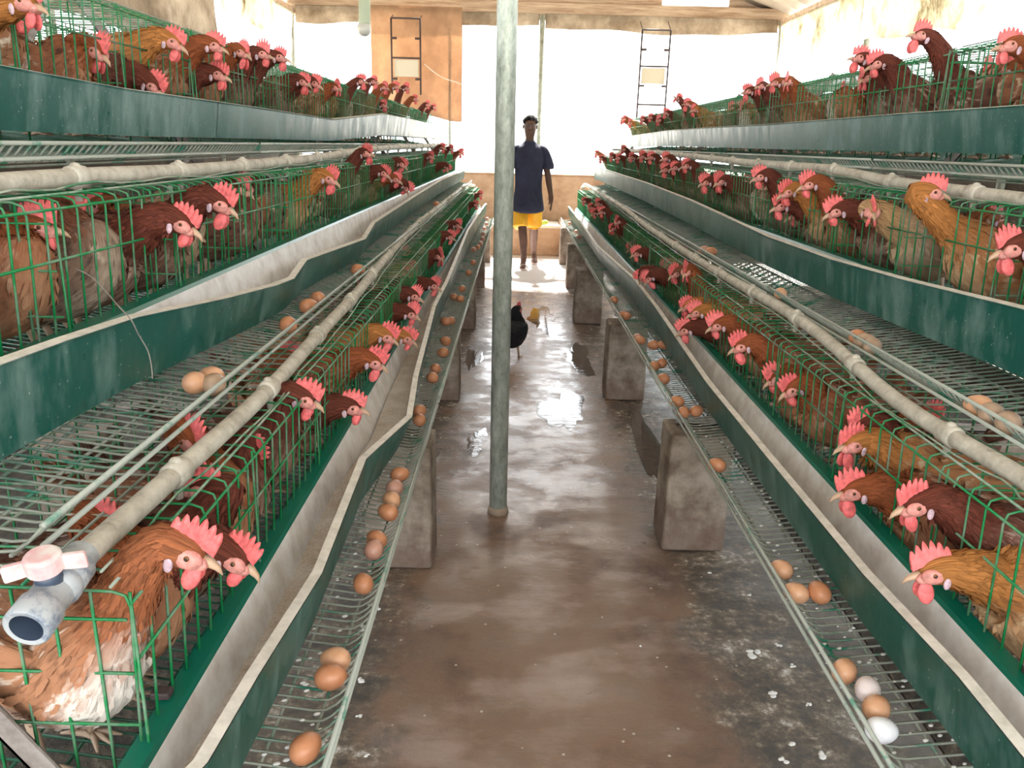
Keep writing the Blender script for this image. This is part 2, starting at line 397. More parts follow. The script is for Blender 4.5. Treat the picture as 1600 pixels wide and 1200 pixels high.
# manure heaps, added to darken the space under the cages, and one puddle
M_dung = mat('wet_manure', rough=.6); t = NT(M_dung); n = t.noise(t.world(), 22, 6, .75)
t.color(t.ramp(n, [(.38, (.018, .015, .012)), (.55, (.07, .055, .038)), (.66, (.16, .14, .10))])); t.bump(n, .8, .02)
for side in (0, 1):
    b = MB(); vs = []; fs = []; nu_, ny_ = 18, 150; rn = random.Random(side)
    for j in range(ny_ + 1):
        for i in range(nu_ + 1):
            u = .52 + 1.45 * i / nu_; y = .9 + 9.6 * j / ny_
            prof = max(0, math.sin(math.pi * i / nu_)) ** .6 * max(0, min(1, j / 4, (ny_ - j) / 4))
            vs.append((X_(side, u), y, .003 + prof * (.13 + .04 * math.sin(y * 5.3 + u * 7) + rn.uniform(0, .02))))
    for j in range(ny_):
        for i in range(nu_): a = j * (nu_ + 1) + i; fs.append((a, a + 1, a + nu_ + 2, a + nu_ + 1))
    b.add(vs, fs)
    tag(obj('manure_heap', b, M_dung), 'dark manure heaped on the floor under the %s cages' % SIDE[side], 'manure', kind='stuff')
M_water = mat('standing_water', (.10, .075, .06), .05, 0, .9); t = NT(M_water); t.bump(t.noise(t.world((1, 2.2, 1)), 12, 3, .6), .06, .02)
def puddle(px, py, rx, ry, seed, lb):
    c = hit(px, py, 2, 0); rn = random.Random(seed); ph = [rn.uniform(0, 6) for _ in range(4)]; b = MB(); vs = [(c.x, c.y, .004)]; N = 48
    for k in range(N):
        a = 2 * math.pi * k / N; q = 1 + .25 * math.sin(2 * a + ph[0]) + .16 * math.sin(3 * a + ph[1]) + .10 * math.sin(7 * a + ph[2]) + .06 * math.sin(13 * a + ph[3])
        vs.append((c.x + rx * q * math.cos(a), c.y + ry * q * math.sin(a), .0012))
    b.add(vs, [(0, k + 1, (k + 1) % N + 1) for k in range(N)])
    tag(obj('puddle', b, M_water), lb, 'puddle', 'puddles on the aisle floor')
puddle(880, 640, .11, .36, 1, 'bright irregular puddle in the aisle between the second blocks')
puddle(745, 690, .05, .16, 2, 'small puddle just left of the pole foot, behind the near left block')
puddle(1010, 690, .05, .62, 3, 'long narrow puddle between the first and second right-hand blocks')
puddle(740, 560, .05, .30, 4, 'narrow puddle between the left blocks and the black hen')
puddle(850, 500, .13, .5, 5, 'wide shallow puddle beyond the black hen')
puddle(905, 560, .10, .35, 6, 'shallow puddle beside the second right-hand block')

# tarps
def sheet(x0, x1, z0f, z1f, pos, axis='x', n=60, m=14, amp=.03, fr=3.0, seed=0):
    rnd = random.Random(seed); ph = [rnd.random() * 6 for _ in range(4)]
    b = MB(); vs = []; fs = []
    for i in range(n + 1):
        s = x0 + (x1 - x0) * i / n; z0 = z0f(s); z1 = z1f(s)
        for j in range(m + 1):
            v = j / m; z = z1 + (z0 - z1) * v
            off = amp * (.3 + v) * (math.sin(s * fr + ph[0]) + .5 * math.sin(s * fr * 2.3 + ph[1] + v) + .3 * math.sin(v * 7 + s * 5 + ph[2]))
            vs.append((s, pos + off, z) if axis == 'x' else (pos + off, s, z))
    for i in range(n):
        for j in range(m): a = i * (m + 1) + j; fs.append((a, a + 1, a + m + 2, a + m + 1))
    b.add(vs, fs); return b
def tarp(name, b, mt, label, cat='tarp'):
    o = obj(name, b, mt); so = o.modifiers.new('s', 'SOLIDIFY'); so.thickness = .003
    return tag(o, label, cat)
wob = lambda base, a, f, p=0: (lambda s: base + a * math.sin(s * f + p) + a * .5 * math.sin(s * f * 2.7 + p))
tarp('rolled_tarp', sheet(.34, 3.42, wob(2.92, .02, 2.3), lambda s: 3.12, YB - .10, seed=1), M_tarpb, 'dirty brown tarp strip hanging under the back beam right of the man')
tarp('rolled_tarp', sheet(-.78, .26, wob(2.96, .015, 3), lambda s: 3.12, YB - .10, seed=2), M_tarpb, 'short dirty tarp strip under the back beam beside the tan curtain')
tarp('rolled_tarp', sheet(-2.98, -2.0, wob(2.94, .02, 3, 1), lambda s: 3.15, YB - .10, seed=3), M_tarpb, 'brown tarp strip under the back beam in the far left corner')
tarp('tan_curtain', sheet(-1.98, -.76, lambda s: 1.84 - .10 * (s + 1.98) / 1.2 + .02 * math.sin(9 * s), lambda s: 3.16, YB - .17, amp=.035, fr=6, seed=4), M_orange,
     'tan-orange translucent curtain hanging in the back opening', 'curtain')
tarp('side_tarp', sheet(8.7, 11.4, wob(2.50, .05, 2.0), lambda s: 3.05, XWR - .06, 'y', seed=5), M_tarpw, 'stained white tarp on the right side between the two farthest posts')
tarp('side_tarp', sheet(3.0, 8.6, wob(2.45, .06, 1.7), lambda s: 3.05, XWR - .06, 'y', n=90, seed=6), M_tarpw, 'long stained white tarp hanging along the near right side')
tarp('side_tarp', sheet(3.2, 8.45, wob(2.16, .04, 1.3), lambda s: 3.05, XWL + .06, 'y', n=90, seed=7), M_tarpb, 'grey-brown tarp hanging along the near left side')
tarp('side_tarp', sheet(8.65, 11.4, wob(2.62, .06, 2.2), lambda s: 3.05, XWL + .06, 'y', seed=8), M_tarpw, 'stained pale tarp on the left side behind the left post')

# low bench at the back with the bag on it
bt = hit(800, 398, 2, 0).y
th = thing('concrete_bench', 'long low brown plastered bench against the back wall behind the man', 'bench', (0, 0, 0))
b = MB(); b.box(-.9, .62, bt, YB - .03, 0, .37); obj('bench_base', b, M_plaster, th, False, .01)
b = MB(); b.box(-.9, .62, bt - .03, YB - .03, .37, .41); obj('bench_top', b, mat('pale_screed', (.75, .72, .66), .6), th, False, .008)
q0 = hit(878, 412, 2, 0)
b = MB(); b.box(.625, 1.15, q0.y, YB - .03, 0, .45)
tag(obj('plaster_plinth', b, M_plaster, None, False, .012), 'squat brown plastered plinth at the right end of the back bench', 'plinth')
q = hit(848, 347, 2, .47)
M_lime = mat('lime_plastic', (.55, .72, .12), .4)
b = MB()
for k in range(7):
    a = k * 2.4; r = .05 + .03 * (k % 3)
    b.ell((math.cos(a) * r * 1.1, math.sin(a) * .05, .035 + .012 * (k % 2)), Vector((.05, 0, .01)), Vector((0, .04, 0)), Vector((-.008, 0, .033)), 8, 6)
o = obj('limes', b, M_lime); o.name = 'crumpled_bag'; o.location = (.30, YB - .75, .41); tag(o, 'small crumpled lime-green bag lying on the back bench beside the man', 'bag')

# hanging ladder frames at the back opening
def ladder_frame(x0, x1, ztop, zbot, y, label, board, rungs):
    th = thing('hanging_ladder', label, 'frame', (x0, y, 0)); w = x1 - x0
    b = MB(); r = .012
    for xx in (0, w): b.tube([(xx, 0, zbot), (xx, 0, ztop)], r, 8)
    b.tube([(0, 0, ztop), (w, 0, ztop)], r, 8)
    for z in rungs: b.tube([(0, 0, z), (w, 0, z)], r, 8)
    for z in (ztop - .24, board[0] - .03):
        b.tube([(0, 0, z), (.07, 0, z)], r * 1.3, 8); b.tube([(w, 0, z), (w - .07, 0, z)], r * 1.3, 8)
    for xx in (0, w): b.tube([(xx, 0, ztop), (xx, .29, 3.08)], .005, 6)
    obj('rod_frame', b, M_dark, th)
    b = MB(); b.box(.03, w - .03, .02, .05, board[0], board[1]); obj('board', b, M_board, th, False, .004)
    return th
def hz(py, Y): return hit(800, py, 1, Y).z
YF = YB - .35
ladder_frame(hit(612, 90, 1, YF).x, hit(657, 90, 1, YF).x, hz(33, YF), hz(152, YF), YF, 'dark rod frame with a beige board hanging before the tan curtain', (hz(124, YF), hz(97, YF)), (hz(95, YF), ))
ladder_frame(hit(1001, 90, 1, YF).x, hit(1045, 90, 1, YF).x, hz(41, YF), hz(180, YF), YF, 'dark rod frame with a beige board hanging in the open back right of the man', (hz(125, YF), hz(100, YF)), (hz(98, YF), hz(158, YF)))
# cord from the left frame to the thin post, hose lamp near ceiling
b = MB(); a = hit(663, 100, 1, YF); c_ = hit(712, 128, 1, YF); e = hit(730, 136, 1, YF)
pts = [a.lerp(c_, k / 6) - Vector((0, 0, .04 * math.sin(math.pi * k / 6))) for k in range(7)] + [e]
b.tube(pts, .006, 6); tag(obj('cord', b, M_lip), 'thin pale cord running from the left hanging frame across the tan curtain', 'cord')
YLb = 6.2
a = hit(572, 0, 1, YLb); c_ = hit(569, 45, 1, YLb)
th = thing('hanging_bulb', 'grey bulb in a green holder hanging above the left top row', 'lamp', (c_.x, YLb, 0))
b = MB(); b.tube([(0.02, 0, 4.0), (0.01, 0, a.z + .05)], .006, 6); obj('cable', b, M_dark, th)
b = MB(); zt = a.z + .08; zb = c_.z
b.tube([(.012, 0, zt), (.01, 0, zt - .05), (0.008, 0, zt - .06), (.005, 0, zb + .07), (.004, 0, zb + .05), (0, 0, zb + .02)], [.03, .035, .042, .04, .045, .04], 16)
obj('holder', b, mat('pale_green_plastic', (.42, .50, .38), .5), th)
b = MB(); b.ell((0, 0, zb), Vector((.052, 0, 0)), Vector((0, .052, 0)), Vector((0, 0, .052)), 16, 10); obj('bulb', b, mat('frosted_glass', (.55, .56, .52), .3), th)

# ------------------------------------------------------------------ concrete blocks
BL = [(0, 676, 887, 0), (0, 735, 630, 1), (0, 735, 520, 2), (0, 752, 462, 3), (1, 1032, 862, 0), (1, 945, 626, 1), (1, 898, 508, 2), (1, 890, 455, 3)]
blk_y = {0: [2.50, 4.42, 6.30, 8.25, 10.1], 1: [2.68, 4.52, 6.62, 8.35, 10.1]}
blk_x = {0: [-.262, -.30, -.30, -.30, -.30], 1: [.582, .566, .525, .56, .58]}
for s in (0, 1):
    for k in range(5):
        x0 = blk_x[s][k]; y0 = blk_y[s][k]
        bm = bmesh.new(); bmesh.ops.create_cube(bm, size=1)
        bmesh.ops.subdivide_edges(bm, edges=bm.edges[:], cuts=5, use_grid_fill=True)
        rnd = random.Random(s * 10 + k)
        for v in bm.verts:
            v.co.x *= .235; v.co.y *= .20; v.co.z = (v.co.z + .5) * .46
            top = v.co.z / .46
            v.co.x *= 1.0 - .03 * top; v.co += Vector((rnd.uniform(-1, 1), rnd.uniform(-1, 1), 0 if top < .01 else rnd.uniform(-1, 1))) * .0022
        me = bpy.data.meshes.new('concrete_block'); bm.to_mesh(me); bm.free(); me.materials.append(M_block)
        for p in me.polygons: p.use_smooth = False
        o = link('concrete_block', me, None, (x0 + sx(s) * .1175, y0 + .10, 0))
        bv = o.modifiers.new('b', 'BEVEL'); bv.width = .012; bv.segments = 3; bv.limit_method = 'ANGLE'; bv.angle_limit = R(50)
        tag(o, 'upright concrete block under the %s cages, %s back from the near end' % (SIDE[s], ORD[k]), 'block', 'concrete blocks carrying the cages')
        # further block under the rear foot of the frame
        o2 = link('concrete_block', me, None, (X_(s, 1.25), y0 + .10, 0)); o2.modifiers.new('b', 'BEVEL').width = .012
        tag(o2, 'concrete block under the back legs of the %s cages, %s from the near end' % (SIDE[s], ORD[k]), 'block', 'concrete blocks carrying the cages')

# ------------------------------------------------------------------ cages (local: x = depth u, y = along, z = height; near corner at origin)
def smooth_bend(pts, r=.02):
    out = [Vector(pts[0])]
    for i in range(1, len(pts) - 1):
        p, a, c = Vector(pts[i]), Vector(pts[i - 1]), Vector(pts[i + 1])
        d1 = (a - p); d2 = (c - p); k = min(r, d1.length * .45, d2.length * .45)
        A = p + d1.normalized() * k; B = p + d2.normalized() * k
        out += [A, (A + B) * .25 + p * .5, B]
    out.append(Vector(pts[-1])); return out
CB = .60                                    # cage back
def floorz(u): return .503 + .135 * u
L_ = ML - .03
def cage_meshes():
    P = {}
    b = MB(); n = 38                        # front: bars with every few bars missing near the joints for doors
    for i in range(n + 1):
        y = L_ * i / n
        b.tube(smooth_bend([(UF + .10, y, .902), (UF, y, .90), (.218, y, .62)], .022), .0022, 5)
    for z, u in ((.885, UF - .001), (.80, .207), (.64, .215)): b.tube([(u, 0, z), (u, L_, z)], .0026, 5)
    P['front_grid'] = b.mesh('front_grid', M_wire)
    b = MB()
    for i in range(n + 1):
        y = L_ * i / n; b.tube([(UF + .08, y, .903), (CB, y, .905)], .0024, 4)
    for u in (.23, .34, .46, CB): b.tube([(u, 0, .906), (u, L_, .906)], .0024, 4)
    P['top_grid'] = b.mesh('top_grid', M_wiretop)
    b = MB(); n2 = 72
    for i in range(n2 + 1):
        y = L_ * i / n2
        b.tube(smooth_bend([(CB, y, floorz(CB)), (.035, y, floorz(.035)), (.0, y, .546)], .024), .0024, 4)
    for u in (.045, .11, .175, .24, .31, .38, .45, .52, CB): b.tube([(u, 0, floorz(u) - .004), (u, L_, floorz(u) - .004)], .0030, 4)
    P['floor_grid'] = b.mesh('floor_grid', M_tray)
    b = MB()
    for z, u in ((.547, .0), (.520, .003)): b.tube([(u, 0, z), (u, L_, z)], .0042, 6)
    P['tray_rim'] = b.mesh('tray_rim', M_rim)
    def panel(nm, y, mt, step=.05):
        b = MB(); u = UF
        us = []
        while u < CB: us.append(u); u += step
        for u in us: b.tube([(u, y, floorz(u)), (u, y, .90)], .0023, 4)
        for z in (.62, .70, .78, .86): b.tube([(UF + .008, y, z), (CB, y, z)], .0023, 4)
        return b.mesh(nm, mt)
    P['end_panel'] = [panel('end_panel', 0, M_wire), panel('end_panel', L_, M_wire)]
    P['partition'] = [panel('partition', L_ * k / 4, M_wire, .065) for k in (1, 2, 3)]
    b = MB()
    for i in range(26): y = L_ * i / 25; b.tube([(CB, y, floorz(CB)), (CB, y, .905)], .0022, 4)
    for z in (.64, .73, .82): b.tube([(CB, 0, z), (CB, L_, z)], .0022, 4)
    P['back_grid'] = b.mesh('back_grid', M_wire)
    return P
PM = cage_meshes()
def place(o, side, tier, y):
    o.location = (X_(side, DU * tier), y, DV * tier)
    if side == 0: o.scale = (-1, 1, 1)
for side in (0, 1):
    for tier in range(3):
        for k in range(NM):
            th = thing('hen_cage', 'green wire hen cage, %s back from the near end of the %s %s row' % (ORD[k], SIDE[side], TIER[tier]), 'cage', group='wire cages of the battery')
            place(th, side, tier, Y0 + ML * k + .015)
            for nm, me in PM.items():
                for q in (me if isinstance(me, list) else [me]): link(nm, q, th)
# the far half of each A-frame: the upper two rows seen through the wires
for side in (0, 1):
    for tier in (2,):
        for k in range(NM):
            th = thing('hen_cage', 'green wire hen cage backing onto the %s top row, %s back from the near end' % (SIDE[side], ORD[k]), 'cage', group='wire cages of the battery')
            th.location = (X_(side, DU * tier + 2 * CB + .05), Y0 + ML * k + .015, DV * tier)
            if side == 1: th.scale = (-1, 1, 1)
            for nm, me in PM.items():
                if nm in ('front_grid', 'top_grid', 'back_grid', 'floor_grid', 'tray_rim'): link(nm, me, th)

# A-frame stands
def angle_iron(b, p, q, w=.032, th=.004):
    p, q = Vector(p), Vector(q); d = (q - p).normalized(); s1 = Vector((0, 1, 0)); s2 = d.cross(s1).normalized()
    for a, c in ((s1, s2), (s2, s1)):
        vs = []
        for P0 in (p, q):
            vs += [P0 + c * 0, P0 + a * w, P0 + a * w + c * th, P0 + c * th]
        b.add(vs, [(0, 1, 2, 3), (7, 6, 5, 4), (0, 4, 5, 1), (1, 5, 6, 2), (2, 6, 7, 3), (3, 7, 4, 0)])
for side in (0, 1):
    for k in range(NM + 1):
        y = Y0 + ML * k - .015
        th = thing('frame_stand', 'brown angle-iron stand carrying the %s cages, %s back from the near end' % (SIDE[side], ORD[k]), 'stand', group='angle-iron stands of the battery')
        th.location = (X_(side, 0), y, 0)
        if side == 0: th.scale = (-1, 1, 1)
        b = MB(); angle_iron(b, (.23, 0, .47), (1.17, 0, 1.86)); obj('front_leg', b, M_iron, th, False)
        b = MB(); angle_iron(b, (2.25, 0, .47), (1.27, 0, 1.86)); obj('back_leg', b, M_iron, th, False)
        for z, u0, u1 in ((.468, .02, 1.4), (.90, .50, 1.9)):
            b = MB(); angle_iron(b, (u0, 0, z), (u1, 0, z), .03); obj('cross_bar', b, M_iron, th, False)

# ------------------------------------------------------------------ troughs, following the sags and kinks seen
def closest(px, py, u, h, side):
    d = ray(px, py).normalized(); o = CAM; P = Vector((X_(side, u), 0, h)); e = Vector((0, 1, 0))
    w0 = o - P; a = 1; b_ = d.dot(e); c = 1; dd = d.dot(w0); ee = e.dot(w0)
    den = a * c - b_ * b_; t_ = (b_ * ee - c * dd) / den
    p = o + d * t_
    return p.y, (p.x - X_(side, u)) * sx(side), p.z - h
LIPS = {
 (0, 0): [(230,1290),(320,1197),(400,1060),(500,900),(570,720),(642,654),(652,590),(680,480),(700,440),(732,360),(757,322)],
 (1, 0): [(1650,1247),(1597,1182),(1500,1062),(1350,900),(1200,717),(1105,600),(1062,537),(1025,482),(990,437),(932,385),(905,345)],
 (0, 1): [(0,575),(100,538),(212,500),(350,470),(430,449),(458,438),(478,409),(570,378),(585,350),(650,307),(690,282),(724,268)],
 (1, 1): [(1600,487),(1412,440),(1300,408),(1200,372),(1150,348),(1080,315),(1010,287),(935,258)],
 (0, 2): [(0,107),(200,143),(400,170),(520,188),(600,179),(640,182),(688,193)],
 (1, 2): [(1600,168),(1400,181),(1200,196),(1100,201),(1040,205),(985,213)],
}
SEC = [(.224, .668), (.224, .676), (.197, .672), (.192, .664), (.178, .582), (.112, .574), (.098, .684)]
def trough(side, tier):
    knots = []
    for (px, py) in LIPS[(side, tier)]:
        y, du, dh = closest(px, py, .098 + DU * tier, .684 + DV * tier, side)
        knots.append((y, max(-.09, min(.09, du)), max(-.07, min(.07, dh))))
    knots.sort()
    knots = [q for q in knots if .3 < q[0] < YE + .1]
    knots = [(.35, knots[0][1], knots[0][2])] + knots + [(YE + .05, knots[-1][1] * .5, knots[-1][2] * .5)]
    kk = [knots[0]]
    for q in knots[1:]:
        if q[0] > kk[-1][0] + .04: kk.append(q)
    knots = kk
    th = thing('feed_trough', 'long green sheet-metal feed trough with pale lip along the %s %s cages' % (SIDE[side], TIER[tier]), 'trough')
    def at(y):
        for i in range(len(knots) - 1):
            if knots[i][0] <= y <= knots[i + 1][0]:
                f = (y - knots[i][0]) / (knots[i + 1][0] - knots[i][0]); return [knots[i][j] + f * (knots[i + 1][j] - knots[i][j]) for j in (1, 2)]
        return [knots[-1][1], knots[-1][2]]
    joints = [.35] + [Y0 + ML * k - .1 for k in range(1, NM)] + [YE + .05]
    for a, c in zip(joints, joints[1:]):
        ys = sorted(set([a, c + .012] + [q[0] for q in knots if a < q[0] < c] + [a + (c - a) * i / 10 for i in range(1, 10)]))
        b = MB(); rows = []
        def row(y, off=0.):
            du, dh = at(y); r = []
            for i, (u, h) in enumerate(SEC):
                f = {4: .35, 5: .55, 6: 1.}.get(i, 0.)
                r.append(Vector((X_(side, u + DU * tier + du * f), y, h + DV * tier + dh * f + off)))
            r.append(r[-1] + Vector((-sx(side) * .004, 0, .006)))
            r.append(r[-1] + Vector((sx(side) * .018, 0, .003)))
            r.append(r[-1] + Vector((sx(side) * .001, 0, -.008)))
            return r
        n = len(row(a)); vs = []; fs = []; ms = []
        for y in ys: vs += row(y)
        for i in range(len(ys) - 1):
            for j in range(n - 1):
                q = (i * n + j, i * n + j + 1, (i + 1) * n + j + 1, (i + 1) * n + j)
                fs.append(q); ms.append(1 if j < 3 else (2 if j >= n - 4 else 0))
        b0 = len(b.v); b.v += [tuple(v) for v in vs]; b.f += fs; b.m += ms
        o = obj('trough_section', b, [M_tin, M_strip, M_lip, M_tgreen], th, False)
        # outer skin
        o2 = MB(); vs = []; fs = []; ofs = [(3, .0015), (4, .0015), (5, .0015), (6, .0015), (7, 0)]
        for y in ys:
            r = row(y)
            vs += [r[3] + Vector((sx(side) * .003, 0, 0)), r[4] + Vector((sx(side) * .003, 0, -.002)), r[5] + Vector((-sx(side) * .002, 0, -.003)), r[6] + Vector((-sx(side) * .003, 0, 0)), r[7] + Vector((-sx(side) * .001, 0, -.001))]
        for i in range(len(ys) - 1):
            for j in range(4): fs.append((i * 5 + j, (i + 1) * 5 + j, (i + 1) * 5 + j + 1, i * 5 + j + 1))
        o2.add(vs, fs); me = obj('outer_sheet', o2, M_tgreen, o, False)
    # feed dust lying in the bottom
    b = MB(); vs = []; fs = []; N = 240; rnd = random.Random(side * 7 + tier)
    for i in range(N + 1):
        y = .36 + (YE - .33) * i / N; du, dh = at(y); hh = .010 + .006 * math.sin(y * 3.1 + tier) + rnd.uniform(0, .003)
        for (u, f, e) in ((.1805, .4, .0), (.160, .45, .002), (.135, .5, .003), (.1095, .6, .0)):
            vs.append((X_(side, u + DU * tier + du * f), y, .582 + hh + e + DV * tier + dh * .5))
    for i in range(N):
        for j in range(3): a = i * 4 + j; fs.append((a, a + 1, a + 5, a + 4))
    b.add(vs, fs); f_ = obj('feed', b, M_feed, th); f_['kind'] = 'stuff'
    return at
TR = {}
for side in (0, 1):
    for tier in range(3): TR[(side, tier)] = trough(side, tier)

# ------------------------------------------------------------------ water pipes
PIPES = {
 (0, 0): [(118,880),(250,762),(410,618),(500,520),(560,455),(600,405),(650,347),(672,318),(700,288),(722,276)],
 (1, 0): [(1640,775),(1590,742),(1400,625),(1250,500),(1100,412),(1010,353),(975,325),(940,300),(915,285)],
 (0, 1): [(-40,290),(0,286),(130,276),(300,266),(420,255),(500,246),(580,233),(640,222),(690,215)],
 (1, 1): [(1640,318),(1590,311),(1400,285),(1290,264),(1200,258),(1100,246),(1030,238),(985,236)],
}
def catmull(P, n=6):
    out = []; P = [P[0]] + list(P) + [P[-1]]
    for i in range(1, len(P) - 2):
        for k in range(n):
            t_ = k / n; a, b_, c, d = P[i - 1], P[i], P[i + 1], P[i + 2]
            out.append(.5 * ((2 * b_) + (c - a) * t_ + (2 * a - 5 * b_ + 4 * c - d) * t_ * t_ + (3 * b_ - a - 3 * c + d) * t_ ** 3))
    out.append(P[-2]); return out
for (side, tier), pl in PIPES.items():
    U, Hh = .277 + DU * tier, .925 + DV * tier
    pts = []
    for px, py in pl:
        y, du, dh = closest(px, py, U, Hh, side)
        if pts and y < pts[-1].y + .08: continue
        pts.append(Vector((X_(side, U + max(-.05, min(.05, du))), y, Hh + max(-.012, min(.045, dh)))))
    pts.append(Vector((X_(side, U), YE, Hh)))
    if (side, tier) == (0, 0): P_START = pts[0].copy(); P_DIR = (pts[0] - pts[1]).normalized()
    path = catmull(pts, 5)
    th = thing('water_pipe', 'dust-caked pale water pipe lying on the %s %s cages%s' % (SIDE[side], TIER[tier], ', ending in the valve' if (side, tier) == (0, 0) else ''), 'pipe')
    b = MB(); b.tube(path, .0175, 16); obj('pipe', b, M_pipe, th)
    # couplings every 48 cm with a drinker stub
    d = pts[0].y + .30; i = 0; n_c = 0
    while d < min(YE, 9.6):
        while i < len(path) - 2 and path[i + 1].y < d: i += 1
        f = (d - path[i].y) / max(1e-4, path[i + 1].y - path[i].y); p = path[i].lerp(path[i + 1], f); dr = (path[i + 1] - path[i]).normalized()
        b = MB(); b.tube([p - dr * .024, p - dr * .02, p + dr * .02, p + dr * .024], [.0185, .0225, .0225, .0185], 14)
        b.ell(p + Vector((0, 0, .018)), Vector((.012, 0, 0)), Vector((0, .012, 0)), Vector((0, 0, .010)), 8, 5)
        b.tube([p, p - Vector((0, 0, .045))], [.009, .007], 8)
        obj('coupling', b, M_pipe, th); d += .483
    # thin wire lashed alongside
    b = MB(); b.tube([q + Vector((-sx(side) * (.030 + .004 * math.sin(j * .9)), 0, -.012 + .004 * math.sin(j * 1.7))) for j, q in enumerate(path)], .0022, 5)
    obj('tie_wire', b, M_wiretop, th)

# twisted tie wire hanging over the left middle trough, clips on the trough edges
b = MB(); xw = X_(0, .080 + DU) + .012
pts = [hit(px, py, 0, xw - (.12 - .03 * i if i < 4 else .0)) for i, (px, py) in enumerate([(118, 420), (142, 432), (165, 455), (185, 478), (205, 500), (216, 522), (231, 548), (237, 575), (238, 592)])]
b.tube(catmull(pts, 4), .0012, 5); tag(obj('twisted_wire', b, M_iron), 'loose twisted wire hanging over the outside of the left middle trough', 'wire')
for side, px, py, lb in ((0, 280, 1076, 'small black clip on the green edge of the left lower trough'), (1, 1590, 1044, 'small black clip on the green edge of the right lower trough')):
    p = hit(px, py, 2, .69); b = MB(); b.box(-.014, .014, -.010, .010, -.006, .006)
    o = obj('trough_clip', b, M_dark, None, False, .003); o.location = (X_(side, .225), p.y, .682); tag(o, lb, 'clip')

# the valve at the near end
va = thing('ball_valve', 'grey-blue ball valve with faded pink wing handle ending the left lower water pipe', 'valve', P_START)
D = (P_DIR + Vector((0, 0, -.22))).normalized(); Z = Vector((0, 0, 1)); S = D.cross(Z).normalized(); Zp = S.cross(D).normalized()
b = MB(); b.tube([-D * .02, D * .0, D * .003, D * .03, D * .034, D * .075, D * .079, D * .11, D * .112], [.020, .023, .027, .027, .024, .024, .0275, .0275, .025], 24, cap=False)
b.tube([D * .112, D * .111], [.025, .0195], 24, cap=False); b.tube([D * .111, D * .066], [.0195, .0185], 24, 1, False)
b.tube([D * .066, D * .065], [.0185, .0001], 24, 1)
b.ell(D * .040, D * .022, S * .0285, Zp * .0285, 18, 12)
obj('valve_body', b, [M_valve, M_vdark], va)
c0 = D * .052
b = MB(); b.tube([c0 + Zp * .015, c0 + Zp * .036], [.016, .016], 18); obj('stem', b, M_vdark, va)
b = MB(); b.tube([c0 + Zp * .034, c0 + Zp * .036, c0 + Zp * .056, c0 + Zp * .060], [.018, .021, .021, .017], 24)
for sgn in (-1, 1):
    w_ = (S * .93 + D * .37).normalized() * sgn; tn = w_.cross(Zp)
    vs = []
    for r, hgt in ((.016, .010), (.026, .011), (.043, .0115), (.045, .009)):
        for e1, e2 in ((-1, -1), (1, -1), (1, 1), (-1, 1)):
            vs.append(c0 + Zp * (.045 + e2 * hgt) + w_ * r + tn * .0035 * e1 - Zp * (r * .12))
    fs = [(0, 1, 2, 3), (15, 14, 13, 12)]
    for i in range(3):
        for j in range(4): fs.append((i * 4 + j, i * 4 + (j + 1) % 4, i * 4 + 4 + (j + 1) % 4, i * 4 + 4 + j)[::-1])
    b.add(vs, fs)
obj('wing_handle', b, M_handle, va, False, .002)

# ------------------------------------------------------------------ eggs
def egg_mesh(mt):
    b = MB(); vs = []; fs = []; n = 16; m_ = 12
    for j in range(m_ + 1):
        ph = math.pi * j / m_
        z = -math.cos(ph); r = math.sin(ph) * (1 - .12 * z)
        for i in range(n): a = 2 * math.pi * i / n; vs.append((z * .0285, r * math.cos(a) * .0222, r * math.sin(a) * .0222))
    for j in range(m_):
        for i in range(n): a = j * n + i; c = j * n + (i + 1) % n; fs.append((a, a + n, c + n, c))
    b.add(vs, fs); return b.mesh('egg', mt)
EM = [egg_mesh(mt) for mt in M_egg]
EN = ['brown', 'light tan', 'rosy brown', 'pale pinkish', 'white', 'dusty']
EGGS = {
 (0, 0): [(478,1168,0),(517,1058,0),(524,1030,1),(567,911,0),(584,858,2),(587,846,0),(606,800,0),(611,781,1),(617,762,2),(625,741,0),(655,656,0),(656,642,0),(675,590,0),(680,576,0),(692,551,0),(696,533,0),(696,502,0),(705,501,0),(709,464,0),(719,467,0),(722,451,0),(732,426,0),(739,410,0),(740,390,2),(747,386,0),(751,380,2),(754,373,2),(755,366,2),(757,357,2),(760,350,2),(761,342,2)],
 (1, 0): [(1364,1142,4),(1370,1106,1),(1356,1077,3),(1316,1048,1),(1280,925,0),(1242,926,1),(1215,890,1),(1116,727,0),(1081,643,0),(1063,645,0),(1050,628,0),(1036,592,0),(1035,567,0),(1021,572,0),(1036,539,0),(1022,539,0),(1000,532,0),(993,528,2),(980,494,0),(970,492,0),(957,469,0),(905,370,2),(900,362,2),(890,349,2)],
 (0, 1): [(305,598,1),(326,591,1),(345,602,5),(450,507,0),(482,478,0),(496,466,0),(565,422,0),(682,319,0)],
 (1, 1): [(1500,637,1),(1515,660,5),(1473,645,5),(1312,527,0),(1318,540,5),(1300,535,5),(1217,459,1),(1112,393,0),(1100,391,2)],
}
erng = random.Random(3); EP = {}
